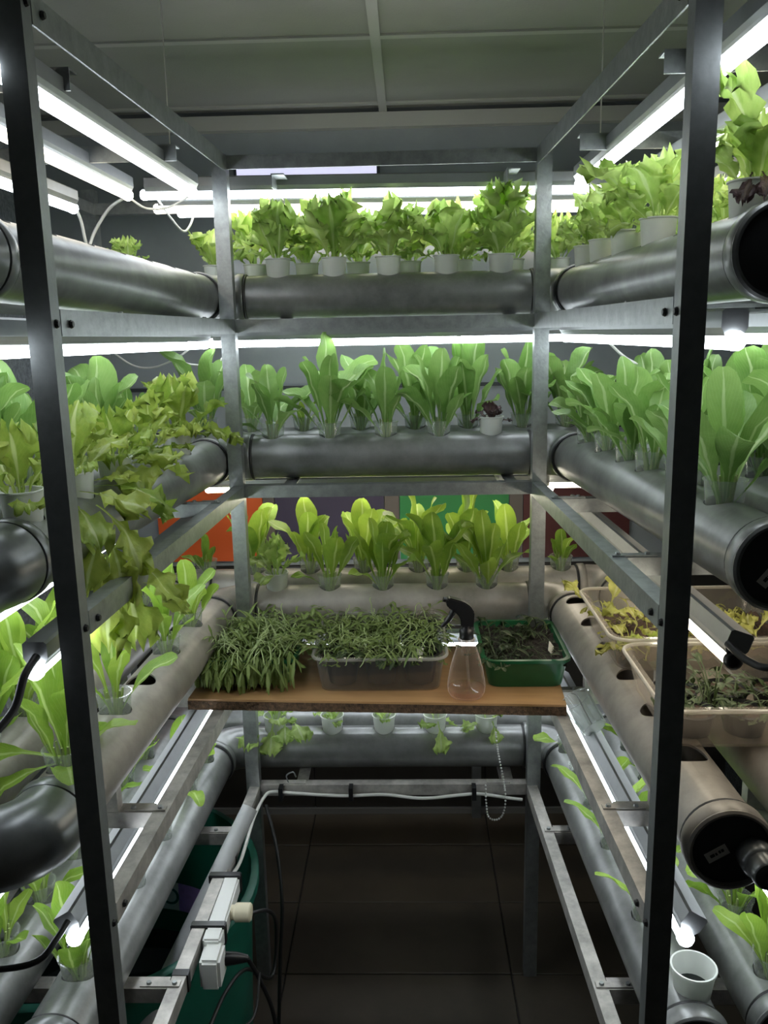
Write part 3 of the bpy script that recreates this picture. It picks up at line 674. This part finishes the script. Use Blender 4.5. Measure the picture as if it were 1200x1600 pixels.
# ------------------------------------------------------------------ the board and what stands on it
ZB = .950
bd = thing('wooden_board', 'brown chipboard shelf board laid across the lower side rails', 'board', (-.045, .83, Z4 + .0005), -.055)
mbd = MB().box(-.411, .409, -.170, .170, .0035, ZB - Z4 - .0005)
mbd.build('laminate_top', 'board', bd, None, False)
def rag():
    rnd = random.Random(3); mb = MB(); n = 60
    mb.box(-.4115, .4095, -.1705, .170, 0, .0215); return mb
# raw chipboard core shows along the cut edges
core = MB()
rnd = random.Random(5)
nx = 80
vs = []; fs = []
for i in range(nx + 1):
    x = -.4115 + .821 * i / nx
    for z in (.0, .006, .013, .0195): vs.append((x, -.1708 - rnd.uniform(0, .0018), z))
for i in range(nx):
    for k in range(3): fs.append((i * 4 + k, (i + 1) * 4 + k, (i + 1) * 4 + k + 1, i * 4 + k + 1))
core.add(vs, fs); core.box(-.4115, .4095, -.1706, .1702, 0, .0195)
core.build('chipboard_core', 'chip', bd, None, False)

def tray_shell(x0, x1, y0, y1, z0, z1, flare, rim, cr=.025, th=.0025, lip=.007):
    def loop_(x0, x1, y0, y1, r, z, n=5):
        out = []
        for (cx, cy, a) in ((x1 - r, y1 - r, 0), (x0 + r, y1 - r, PI / 2), (x0 + r, y0 + r, PI), (x1 - r, y0 + r, 1.5 * PI)):
            for k in range(n + 1):
                b = a + PI / 2 * k / n; out.append((cx + r * math.cos(b), cy + r * math.sin(b), z))
        return out
    f = flare
    L_ = [loop_(x0 + f, x1 - f, y0 + f, y1 - f, cr, z0), loop_(x0, x1, y0, y1, cr, z1 - lip), loop_(x0 - rim, x1 + rim, y0 - rim, y1 + rim, cr + rim, z1 - lip),
          loop_(x0 - rim, x1 + rim, y0 - rim, y1 + rim, cr + rim, z1), loop_(x0 + th, x1 - th, y0 + th, y1 - th, cr, z1), loop_(x0 + f + th, x1 - f - th, y0 + f + th, y1 - f - th, cr, z0 + th)]
    n = len(L_[0]); vs = [p for l in L_ for p in l]
    fs = [(i * n + k, i * n + (k + 1) % n, (i + 1) * n + (k + 1) % n, (i + 1) * n + k) for i in range(len(L_) - 1) for k in range(n)]
    fs += [tuple(range(n)), tuple(range(5 * n, 6 * n))]
    return MB().add(vs, fs)
class LeafPile:
    def __init__(s, seed): s.v = []; s.f = []; s.uv = []; s.r = random.Random(seed)
    def strip(s, pts, widths, side):
        o = len(s.v); n = len(pts)
        for i, p in enumerate(pts):
            p = Vector(p); w_ = widths[i]
            for u, q in ((0, -1), (.5, 0), (1, 1)):
                s.v.append(tuple(p + side * (q * w_) + Vector((0, 0, abs(q) * w_ * .35)))); s.uv.append((u, i / (n - 1)))
        for i in range(n - 1):
            for k in (0, 1): s.f.append((o + i * 3 + k, o + i * 3 + k + 1, o + (i + 1) * 3 + k + 1, o + (i + 1) * 3 + k))
    def seedling(s, x, y, z, h, az, droop, leaf_l, leaf_w, zmin=None):
        r = s.r; d = Vector((math.cos(az), math.sin(az), 0)); sd = Vector((-d.y, d.x, 0))
        pts = [Vector((x, y, z))]; th = r.uniform(0, .35); p = pts[0]
        n = 6
        for i in range(n):
            th += droop / n * r.uniform(.7, 1.3); p = p + (d * math.sin(th) + Vector((0, 0, math.cos(th)))) * (h / n)
            if zmin is not None and p.z < zmin: p.z = zmin + r.uniform(0, .004)
            pts.append(p.copy())
        s.strip(pts, [.0012] * (n + 1), sd)
        for q in range(r.choice((2, 2, 3))):
            a2 = az + r.uniform(-1.1, 1.1); th2 = min(2.7, th + r.uniform(-.5, .3)); d2 = Vector((math.cos(a2), math.sin(a2), 0)); s2 = Vector((-d2.y, d2.x, 0))
            pp = pts[-1] if q < 2 else pts[-3]; lp = [pp.copy()]; L_ = leaf_l * r.uniform(.7, 1.25)
            for i in range(4):
                th2 = min(3.0, th2 + r.uniform(.05, .3)); pp = pp + (d2 * math.sin(th2) + Vector((0, 0, math.cos(th2)))) * (L_ / 4)
                if zmin is not None and pp.z < zmin: pp.z = zmin + r.uniform(0, .004)
                lp.append(pp.copy())
            W = leaf_w * r.uniform(.7, 1.2)
            s.strip(lp, [.0012, W * .75, W, W * .7, .0008], s2)
    def build(s, name, mat, parent, world=True):
        me = bpy.data.meshes.new(name); me.from_pydata(s.v, [], s.f); me.update(); ul = me.uv_layers.new(name='UVMap')
        for lo in me.loops: ul.data[lo.index].uv = s.uv[lo.vertex_index]
        for p in me.polygons: p.use_smooth = True
        o = link(name, me, mat, parent, world); o['kind'] = 'stuff'; return o
def rimring(parent, x0, x1, y0, y1, z1, rim, cr, mat='tray_rim'):
    pts = []
    for (cx, cy, a) in ((x1 - cr, y1 - cr, 0), (x0 + cr, y1 - cr, PI / 2), (x0 + cr, y0 + cr, PI), (x1 - cr, y0 + cr, 1.5 * PI)):
        pts += [(cx + (cr + rim) * math.cos(a + PI / 2 * k / 6), cy + (cr + rim) * math.sin(a + PI / 2 * k / 6), z1 - .003) for k in range(7)]
    pts.append(pts[0]); MB().sweep(pts, .0036, 8, False).build('rim', mat, parent, 60)
def soil(parent, x0, x1, y0, y1, z, mat='soil', seed=1, rough=.004, name='soil'):
    r = random.Random(seed); n = 26; vs = []
    for j in range(n + 1):
        for i in range(n + 1): vs.append((x0 + (x1 - x0) * i / n, y0 + (y1 - y0) * j / n, z + r.uniform(-rough, rough)))
    MB().add(vs, [(j * (n + 1) + i, j * (n + 1) + i + 1, (j + 1) * (n + 1) + i + 1, (j + 1) * (n + 1) + i) for j in range(n) for i in range(n)]).build(name, mat, parent, 80)
# left: green tray overflowing with flopped seedlings
t = thing('seedling_tray', 'green tray overflowing with flopped green seedlings', 'tray', (-.345, .855, ZB))
tray_shell(-.452, -.238, .748, .960, ZB + .001, 1.012, .010, .006).build('tray', 'green_tray', t, 40)
soil(t, -.448, -.242, .752, .956, .998, 'soil', 2)
lp = LeafPile(11); r = lp.r
for k in range(420):
    x, y = r.uniform(-.44, -.25), r.uniform(.758, .952)
    front = (y < .80) and r.random() < .75
    az = r.uniform(-2.2, -.9) if front else r.uniform(0, 6.28)
    lp.seedling(x, y, .998, r.uniform(.05, .10), az, r.uniform(1.9, 2.9) if front else r.uniform(1.0, 2.3), r.uniform(.026, .050), .0044, None if front else 1.005)
for k in range(60):
    lp.seedling(r.uniform(-.445, -.25), r.uniform(.752, .768), 1.004, r.uniform(.045, .075), r.uniform(-2.0, -1.1), r.uniform(2.7, 3.3), r.uniform(.020, .038), .0055, ZB + .004)
for k in range(40):
    lp.seedling(r.uniform(-.45, -.43), r.uniform(.76, .95), 1.004, r.uniform(.05, .08), r.uniform(2.3, 3.9), r.uniform(1.3, 2.2), r.uniform(.025, .04), .006, ZB + .01)
lp.build('seedlings', 'seedling', t)
lp = LeafPile(31); r = lp.r
for k in range(260):
    x, y = r.uniform(-0.45, -0.24), r.uniform(0.755, 0.955); a = r.uniform(0, 6.28); p = Vector((x, y, 1.028)); th = r.uniform(.2, .9); pts = [p]
    for q in range(6):
        th += r.uniform(.1, .5); a += r.uniform(-.35, .35); p = p + (Vector((math.cos(a), math.sin(a), 0)) * math.sin(th) + Vector((0, 0, math.cos(th)))) * .013; p.z = max(p.z, 1.02); pts.append(p)
    lp.strip(pts, [.0011] * 7, Vector((-math.sin(a), math.cos(a), 0)))
lp.build('seedling_stems', 'stemlet', t)
# middle: cloudy box with black pots
t = thing('seedling_box', 'clear plastic box of black pots with wilting seedlings', 'tray', (-.045, .86, ZB))
tray_shell(-.186, .100, .706, 1.012, ZB + .001, 1.033, .010, .008, .028).build('box', 'tray_smoke', t, 40); rimring(t, -.186, .100, .706, 1.012, 1.033, .006, .028)
for i in range(3):
    for j in range(3):
        x0, y0 = -.170 + i * .088, .722 + j * .092
        p = MB().lathe([(.030, ZB + .006), (.041, 1.020), (.043, 1.020), (.043, 1.024), (.040, 1.024), (.037, 1.012), (0.0002, 1.012)], 20, Matrix.Translation((x0 + .041, y0 + .043, 0))).build('pot', 'pot', t, 40)
        soil(p, x0 + .012, x0 + .070, y0 + .014, y0 + .072, 1.014, 'soil', i * 3 + j)
        if (i, j) != (2, 2): MB().lathe([(0.0002, 1.0125), (.036, 1.0125)], 16, Matrix.Translation((x0 + .041, y0 + .043, .001))).build('soil', 'soil', p)
lp = LeafPile(12); r = lp.r
for k in range(330):
    x, y = r.uniform(-.165, .085), r.uniform(.735, .985)
    lp.seedling(x, y, 1.012, r.uniform(.035, .085), r.uniform(0, 6.28), r.uniform(1.1, 2.5), r.uniform(.022, .042), .0042, 1.016)
for k in range(40):
    lp.seedling(r.uniform(-.19, -.15), r.uniform(.73, .96), 1.018, r.uniform(.04, .07), r.uniform(1.9, 4.0), r.uniform(1.0, 1.8), r.uniform(.02, .035), .006, 1.03)
lp.build('seedlings', 'seedling', t)
lp = LeafPile(13); r = lp.r
for k in range(130):
    a = r.random() < .6
    x, y = (r.uniform(.03, .09), r.uniform(.80, .95)) if a else (r.uniform(-.16, .08), r.uniform(.725, .76))
    lp.seedling(x, y, 1.014, r.uniform(.03, .055), r.uniform(0, 6.28), r.uniform(1.4, 2.4), r.uniform(.015, .03), .006, 1.014)
lp.build('wilted_seedlings', 'seedling_d', t)
lp = LeafPile(32); r = lp.r
for k in range(200):
    x, y = r.uniform(-0.165, 0.085), r.uniform(0.735, 0.985); a = r.uniform(0, 6.28); p = Vector((x, y, 1.028)); th = r.uniform(.2, .9); pts = [p]
    for q in range(6):
        th += r.uniform(.1, .5); a += r.uniform(-.35, .35); p = p + (Vector((math.cos(a), math.sin(a), 0)) * math.sin(th) + Vector((0, 0, math.cos(th)))) * .013; p.z = max(p.z, 1.024); pts.append(p)
    lp.strip(pts, [.0011] * 7, Vector((-math.sin(a), math.cos(a), 0)))
lp.build('seedling_stems', 'stemlet', t)
for x, y, a in ((.044, .748, .25), (-.052, .80, -.3)):
    MB().box(-.0075, .0075, -.0006, .0006, -.006, .020, Matrix.Translation((x, y, 1.018)) @ Matrix.Rotation(a, 4, 'Z') @ Matrix.Rotation(.3, 4, 'Y') @ Matrix.Rotation(-.3, 4, 'X')).build('plant_tag', 'paper', t)
MB().lathe([(0.0002, 0), (.020, 0), (.022, .003), (.0245, .026), (.0255, .026), (.0255, .028), (.0235, .028), (.0205, .004), (0.0002, .003)], 20, Matrix.Translation((.065, .985, 1.022)) @ Matrix.Rotation(.9, 4, 'X')).build('loose_cup', 'tray_clear', t, 40)
for x in (-.16, .072): MB().box(x - .0012, x + .0012, .6935, .6965, 1.010, 1.027).build('rim_rib', 'tray_smoke', t)
# right: green tray with dark soil
t = thing('seedling_tray', 'green tray of dark soil with sparse wilted seedlings', 'tray', (.28, .85, ZB))
tray_shell(.190, .374, .722, .985, ZB + .001, 1.018, .010, .007).build('tray', 'green_tray', t, 40)
soil(t, .194, .370, .726, .981, 1.005, 'soil', 5, .006)
lp = LeafPile(14); r = lp.r
for k in range(85):
    x, y = r.uniform(.20, .36), r.uniform(.735, .97)
    if r.random() < .4: x, y = r.uniform(.20, .25), r.uniform(.735, .85)
    lp.seedling(x, y, 1.004, r.uniform(.03, .07), r.uniform(0, 6.28), r.uniform(1.2, 2.9), r.uniform(.018, .036), .007, 1.008)
for k in range(90):   # straw-like debris
    x, y = r.uniform(.20, .36), r.uniform(.735, .97); a = r.uniform(0, 6.28)
    lp.strip([(x, y, 1.010), (x + .012 * math.cos(a), y + .012 * math.sin(a), 1.013), (x + .025 * math.cos(a + .3), y + .025 * math.sin(a + .3), 1.010)], [.0008] * 3, Vector((-math.sin(a), math.cos(a), 0)))
lp.build('wilted_seedlings', 'seedling_d', t)
lp = LeafPile(15)
for x, y, h, d in ((.312, .955, .085, 2.6), (.330, .950, .105, 2.9), (.30, .965, .07, 2.2), (.265, .95, .05, 2.7), (.345, .955, .08, 2.2)): lp.seedling(x, y, 1.005, h, lp.r.uniform(-.3, .6), d, .03, .004)
lp.build('seedlings', 'seedling', t)
MB().box(-.010, .010, -.0006, .0006, -.004, .024, Matrix.Translation((.344, .79, 1.010)) @ Matrix.Rotation(.5, 4, 'Z') @ Matrix.Rotation(.9, 4, 'Y') @ Matrix.Rotation(-.7, 4, 'X')).build('plant_tag', 'paper', t)
# spray bottle
bx, by = .146, .690
t = thing('spray_bottle', 'pink tinted clear spray bottle with black trigger head on the board', 'bottle', (bx, by, ZB), math.radians(5))
body = [(0.0002, .004), (.020, .003), (.030, .0005), (.036, .003), (.0405, .012), (.0415, .024), (.040, .040), (.035, .066), (.028, .092), (.0205, .114), (.0165, .124), (.0165, .127), (.0185, .129), (.0185, .131), (.0145, .132), (.0145, .140)]
MB().lathe(body, 40).build('bottle_body', 'bottle', t, 60, False)
MB().lathe([(0.0002, .006), (.034, .006), (.0385, .012), (.0398, .020), (.0002, .020)], 32).build('water', 'water', t, 40, False)
MB().lathe([(.0150, .128), (.0178, .128), (.0178, .1325), (.0150, .1325)], 28).build('neck_ring', 'bottle', t, 40, False)
MB().sweep(catmull([(0, 0, .15), (.001, 0, .10), (.004, .002, .05), (.008, .003, .012)]), .0028, 8).build('dip_tube', 'tray_clear', t, 60, False)
mb = MB().lathe([(.0002, .132), (.0150, .132), (.0155, .134), (.0155, .150), (.0135, .153), (.0120, .156), (.0110, .170)], 24)
hd = mb.build('collar', 'black', t, 40, False)
def prism(poly, y0, y1):
    n = len(poly); vs = [(x, y0, z) for x, z in poly] + [(x, y1, z) for x, z in poly]
    return MB().add(vs, [tuple(range(n)), tuple(range(2 * n - 1, n - 1, -1))] + [(i, i + n, (i + 1) % n + n, (i + 1) % n) for i in range(n)])
hm = prism([(.014, .160), (.015, .175), (.016, .192), (.008, .206), (-.008, .217), (-.038, .2265), (-.043, .224), (-.045, .214), (-.041, .2050), (-.032, .1990), (-.024, .1920), (-.017, .184), (-.013, .174), (-.013, .160)], -.012, .012).mesh('spray_head')
bm = bmesh.new(); bm.from_mesh(hm); bmesh.ops.bevel(bm, geom=list(bm.edges), offset=.0025, segments=2, affect='EDGES'); bm.to_mesh(hm); bm.free()
sh = link('spray_head', hm, 'black', t, False)
MB().sweep([(-.044, 0, .2195), (-.050, 0, .2215)], .0055, 12).build('nozzle', 'black', sh, 40, False)
MB().sweep(catmull([(-.026, 0, .200), (-.031, 0, .188), (-.040, 0, .174), (-.053, 0, .160)], 5), [.0075] * 6 + [.0065] * 5 + [.005] * 4 + [.003], 8).build('trigger', 'black', sh, 60, False)

# ------------------------------------------------------------------ clear trays on the right, third tier
zt0 = TIER['C']['z'] + PR + .0005; zt1 = 1.157
t = thing('storage_tray', 'clear plastic tray of dark soil and withered plants, nearer one on the right pipes', 'tray', (.58, .31, zt0))
tray_shell(.420, .800, .172, .448, zt0, zt1, .014, .009, .03, .003, .006).build('tray', 'tray_clear', t, 40); rimring(t, .420, .800, .172, .448, zt1, .007, .03)
for i, (x, y) in enumerate(((.475, .235), (.56, .235), (.645, .235), (.73, .235), (.475, .32), (.56, .32), (.645, .32), (.73, .32))):
    p = MB().lathe([(.030, zt0 + .004), (.038, zt0 + .040), (.040, zt0 + .040), (.037, zt0 + .042), (.034, zt0 + .034), (.0002, zt0 + .034)], 18, Matrix.Translation((x, y, 0))).build('pot', 'pot', t, 40)
    MB().lathe([(.0002, zt0 + .036), (.034, zt0 + .036)], 14, Matrix.Translation((x, y, 0))).build('soil', 'soil_brown', p)
lp = LeafPile(21); r = lp.r
for k in range(150): lp.seedling(r.uniform(.45, .76), r.uniform(.20, .36), zt0 + .036, r.uniform(.02, .05), r.uniform(0, 6.28), r.uniform(1.2, 2.6), r.uniform(.012, .025), .005, zt0 + .036)
for k in range(14): lp.seedling(.512 + r.uniform(-.01, .012), .26 + r.uniform(-.01, .01), zt0 + .036, r.uniform(.05, .085), r.uniform(0, 6.28), r.uniform(.6, 1.6), r.uniform(.012, .02), .006, zt0 + .036)
lp.build('wilted_seedlings', 'seedling_d', t)
t = thing('storage_tray', 'clear plastic tray with yellowing lettuce, farther one on the right pipes', 'tray', (.58, .65, zt0))
tray_shell(.412, .800, .480, .800, zt0, zt1, .014, .009, .03, .003, .006).build('tray', 'tray_clear', t, 40); rimring(t, .412, .800, .480, .800, zt1, .007, .03)
soil(t, .432, .782, .500, .782, zt0 + .022, 'soil_brown', 8, .008)
for k in range(24):
    r = random.Random(300 + k); o = link('leaf', LEAF['Y' if k % 3 else 'F'][k % 16], None, t, False)
    L_ = r.uniform(.04, .085)
    x_, y_ = (r.uniform(.43, .56), r.uniform(.50, .77)) if k < 17 else (r.uniform(.60, .76), r.uniform(.52, .75))
    o.matrix_basis = root_mw(t).inverted() @ Matrix.Translation((x_, y_, zt0 + .03)) @ (Matrix.Rotation(r.uniform(0, 6.28), 3, 'Z') @ Matrix.Rotation(r.uniform(.5, 1.4), 3, 'Y')).to_4x4() @ Matrix.Diagonal((L_, L_, L_, 1))
for x_, y_, az, tl in ((.425, .775, 2.6, .55), (.470, .775, .6, .35), (.520, .60, 4.4, .9)):
    o = link('leaf', LEAF['Y'][int(x_ * 100) % 16], None, t, False); L_ = .085
    o.matrix_basis = root_mw(t).inverted() @ Matrix.Translation((x_, y_, zt0 + .03)) @ (Matrix.Rotation(az, 3, 'Z') @ Matrix.Rotation(tl, 3, 'Y')).to_4x4() @ Matrix.Diagonal((L_, L_, L_, 1))
lp = LeafPile(22); r = lp.r
for k in range(90): lp.seedling(r.uniform(.44, .77), r.uniform(.51, .77), zt0 + .024, r.uniform(.02, .06), r.uniform(0, 6.28), r.uniform(1.2, 2.6), r.uniform(.015, .03), .005, zt0 + .026)
lp.build('dry_stalks', 'yellowed', t)

# ------------------------------------------------------------------ loose cups
c = thing('plastic_cup', 'clear cup tipped over on the lamp beside the board', 'cup', (.412, .62, .905), 0)
c.rotation_euler = (-1.05, -.25, .35); link('cup', cup_mesh('clear_hazy', .0305, .0225, .072), None, c, False).scale = (1.15, 1.15, 1.1)
MB().sweep(catmull([(0, .002, .01), (.004, .0, .05), (.012, .006, .085), (.010, .018, .105)]), .0016, 6).build('dried_stem', 'dried', c, 60, False)
c = thing('white_tub', 'empty white plastic tub standing in the right bottom pipe', 'cup', (.474, .150, TIER['D']['z'] + PR - .012), 0)
MB().lathe([(.0002, .001), (.027, 0), (.0285, .003), (.0345, .046), (.0365, .047), (.0365, .051), (.0335, .051), (.027, .006), (.0002, .004)], 32).build('tub', 'white_cup', c, 40, False)
MB().lathe([(.0002, .013), (.0278, .013)], 24).build('bottom_water', 'tankwater', c, None, False)

# ------------------------------------------------------------------ tank, hose pipe, power strip, cables
TX, TY, TR, TH = -.735, .72, .385, .47
t = thing('water_tank', 'dark green round plastic water tank on the floor under the left pipes', 'tank', (TX, TY, 0))
MB().lathe([(.0002, .0), (TR - .05, 0), (TR - .03, .01), (TR - .012, TH - .03), (TR + .006, TH - .026), (TR + .006, TH - .004), (TR, TH), (TR - .012, TH), (TR - .018, TH - .03), (TR - .036, .02), (.0002, .014)], 56, Matrix.Translation((TX, TY, 0))).build('tank_wall', 'tank', t, 40)
MB().lathe([(.0002, .075), (TR - .036, .075)], 48, Matrix.Translation((TX, TY, 0))).build('water', 'tankwater', t)
def band(a0, a1, z0, z1, mat, rr):
    n = 20; vs = []; 
    for k in range(n + 1):
        a = a0 + (a1 - a0) * k / n
        for z in (z0, z1): 
            q = rr + (z - z0) * .045; vs.append((TX + q * math.cos(a), TY + q * math.sin(a), z))
    return MB().add(vs, [(2 * k, 2 * k + 2, 2 * k + 3, 2 * k + 1) for k in range(n)])
bz0, bz1 = .14, .225; rr = TR - .0325
bb = band(math.radians(74), math.radians(140), bz0, bz1, 'band', rr).build('printed_band', 'band', t, 60)
band(math.radians(45), math.radians(74), bz0, bz1, 'band', rr).build('printed_band', 'band_purple', t, 60)
for a, ch in ((78, 'O'), (112, 'S'), (118, 'I'), (124, 'H')):
    a = math.radians(a); q = rr - .003
    flat_text(ch, .075, 'teal', bb, Matrix.Translation((TX + q * math.cos(a), TY + q * math.sin(a), (bz0 + bz1) / 2)) @ Matrix.Rotation(a - PI / 2, 4, 'Z') @ Matrix.Rotation(PI / 2, 4, 'X'))
h = tag(MB().sweep([(-.350, .722, .662), (-.455, .545, .482), (-.560, .370, .300), (-.600, .30, .18)], .0190, 20, False).sweep([(-.350, .722, .662), (-.455, .545, .482)], .0165, 20, False).build('drain_pipe', 'pvc', None, 50), 'grey plastic pipe leaning over the bottom rail into the tank', 'pipe')
xi = lambda y: XLF + (XLR - XLF) * y
ps = thing('power_strip', 'white power strip taped to the bottom left rail', 'power strip', (-.37, .47, .53))
m_ = lambda y: Matrix.Translation((xi(y) + .001, y, 0))
def rbox(x0, x1, y0, y1, z0, z1, bev=.004):
    me = MB().box(x0, x1, y0, y1, z0, z1).mesh('b'); bm = bmesh.new(); bm.from_mesh(me); bmesh.ops.bevel(bm, geom=list(bm.edges), offset=bev, segments=2, affect='EDGES'); bm.to_mesh(me); bm.free()
    for p in me.polygons: p.use_smooth = True
    me.set_sharp_from_angle(angle=math.radians(35)); return me
x0 = xi(.6) - .003
link('strip_body', rbox(x0, x0 + .036, .395, .615, .536, .573), 'white', ps)
link('socket_adapter', rbox(x0 + .004, x0 + .044, .345, .405, .500, .565, .006), 'white', ps)
MB().lathe([(.0002, .042), (.016, .042), (.019, .039), (.019, .010), (.015, .006), (.015, 0)], 20, Matrix.Translation((x0 + .036, .50, .556)) @ Matrix.Rotation(PI / 2, 4, 'Y')).build('round_plug', 'cream', ps, 40)
MB().sweep([(x0 + .040, .40, .528), (x0 + .062, .405, .525), (x0 + .085, .41, .520)], [.014, .012, .007], 10).build('black_plug', 'black', ps, 50)
for y in (.60, .44):
    link('tape_band', rbox(x0 - .032, x0 + .038, y - .009, y + .009, .532, .5765, .002), 'black', ps)
for y in (.31, .70):
    tag(MB().box(xi(y) - .028, xi(y) + .0025, y - .008, y + .008, Z5 - .035, Z5 + .0015).build('tape_band', 'black'), f"black tape around the bottom left rail, {'nearer the front' if y < .5 else 'behind the power strip'}", 'tape', 'black tape bands')
def cable(name, pts, r, mat, label, n=8):
    return tag(MB().sweep(catmull(pts, n), r, 8).build(name, mat, None, 60), label, 'cable')
cw = cable('power_cable', [(xi(.6) + .010, .612, .560), (xi(.7) + .012, .70, .545), (xi(.85) + .010, .85, .555), (-.358, .940, .560), (-.34, .965, .562), (-.28, .966, .557), (-.16, .966, .549), (-.05, .966, .552), (.05, .966, .541), (.15, .966, .550), (.20, .966, .553), (.28, .966, .540), (.31, .966, .536)], .0042, 'whitecable', 'white cable tied along the rear bottom rail')
for x in (-.318, -.135, .185):
    tag(MB().box(x - .0055, x + .0055, .9585, .985, .538, Z5 + .0015).build('cable_tie', 'black'), f"black cable tie on the rear bottom rail, {'left' if x < -.3 else 'middle' if x < 0 else 'right'} of three", 'cable tie', 'black cable ties')
cable('power_cable', [(x0 + .085, .41, .520), (-.285, .42, .46), (-.262, .43, .36), (-.258, .42, .20), (-.262, .40, .05)], .0045, 'blackcable', 'black cable hanging from the power strip to the floor')
cable('power_cable', [(x0 + .055, .50, .545), (-.295, .58, .50), (-.292, .66, .40), (-.30, .62, .30), (-.33, .50, .42), (-.352, .40, .45), (-.37, .30, .44), (-.40, .22, .40)], .0042, 'blackcable', 'looped black cable beside the green tank')
cable('power_cable', [(-.352, .93, .545), (-.318, .86, .47), (-.300, .80, .36), (-.305, .76, .22), (-.31, .72, .05)], .0045, 'blackcable', 'black cable running down from the rear bottom rail')
cable('power_cable', [(-.285, .42, .48), (-.29, .36, .43), (-.33, .30, .45), (-.385, .24, .50), (-.43, .20, .53)], .0028, 'blackcable', 'thin black wire crossing the bottom left rail')
cable('lamp_cable', [(-.80, 1.33, 1.70), (-.735, 1.32, 1.655), (-.68, 1.32, 1.646), (-.62, 1.32, 1.665), (-.57, 1.32, 1.695)], .0028, 'whitecable', 'white wire drooping behind the second tier lettuces')
cable('lamp_cable', [(-.655, 1.32, 1.70), (-.60, 1.32, 1.662), (-.54, 1.32, 1.650), (-.49, 1.32, 1.66), (-.465, 1.31, 1.695)], .0028, 'whitecable', 'white wire looping down beside the rear left post')
cable('lamp_cable', [(-.735, .99, 2.035), (-.735, 1.03, 2.00), (-.735, 1.06, 1.945), (-.715, 1.07, 1.985), (-.67, 1.05, 2.03), (-.60, .975, 2.045)], .0038, 'whitecable', 'white cable looping between two left ceiling lamps')
cable('lamp_cable', [(-.60, .975, 2.04), (-.57, 1.0, 2.02), (-.52, 1.0, 2.02), (-.47, .99, 2.04), (-.452, .965, 2.045)], .0025, 'whitecable', 'thin grey cable joining two lamps above the left row')
cable('lamp_cable', [(-.575, 1.11, 2.06), (-.545, 1.13, 2.01), (-.525, 1.15, 1.985), (-.515, 1.18, 2.0), (-.51, 1.225, 2.04)], .0028, 'whitecable', 'white cable loop at the left end of the rear lamps')
cable('lamp_cable', [(.425, 1.01, 2.05), (.455, 1.03, 2.055), (.475, 1.05, 2.03), (.47, 1.07, 2.0), (.455, 1.09, 2.01)], .0025, 'whitecable', 'thin cable at the right end of the rear lamps')
cable('lamp_cable', [(-.47, .0, 1.318), (-.475, -.03, 1.302), (-.482, -.06, 1.265), (-.51, -.10, 1.245), (-.60, -.14, 1.24)], .0055, 'blackcable', 'black cable from the left lamp under the second tier')
cable('lamp_cable', [(-.490, .05, .880), (-.497, .02, .872), (-.512, -.01, .862), (-.56, -.03, .865), (-.66, -.05, .88)], .0048, 'blackcable', 'black cable from the left lamp under the third tier')
cable('lamp_cable', [(.440, .012, 1.322), (.450, -.03, 1.315), (.470, -.06, 1.318), (.52, -.07, 1.345), (.60, -.07, 1.36)], .0050, 'blackcable', 'black cable from the right lamp under the second tier')
cable('lamp_cable', [(.50, 1.02, 1.70), (.545, 1.02, 1.66), (.60, 1.02, 1.63)], .0032, 'whitecable', 'white lamp lead behind the right second tier lettuces')
# bead chain
bc = thing('bead_chain', 'silver bead chain hanging over the rear bottom rail', 'chain', (.25, 1.0, .48))
pts = catmull([(.245, 1.015, .700), (.250, .995, .65), (.262, .968, .585), (.266, .962, .535), (.258, .960, .495), (.240, .960, .482), (.222, .960, .492), (.216, .960, .53), (.214, .960, .580)], 10)
mb = MB(); acc = 0; last = pts[0]
for p in pts:
    if (p - last).length > .0052 or p is pts[0]:
        last = p; mb.lathe([(.0002, -.0028), (.0020, -.0020), (.0029, 0), (.0020, .0020), (.0002, .0028)], 7, Matrix.Translation(p))
mb.build('beads', 'bead', bc, 60); MB().sweep(pts, .0006, 5).build('chain_thread', 'trim', bc)
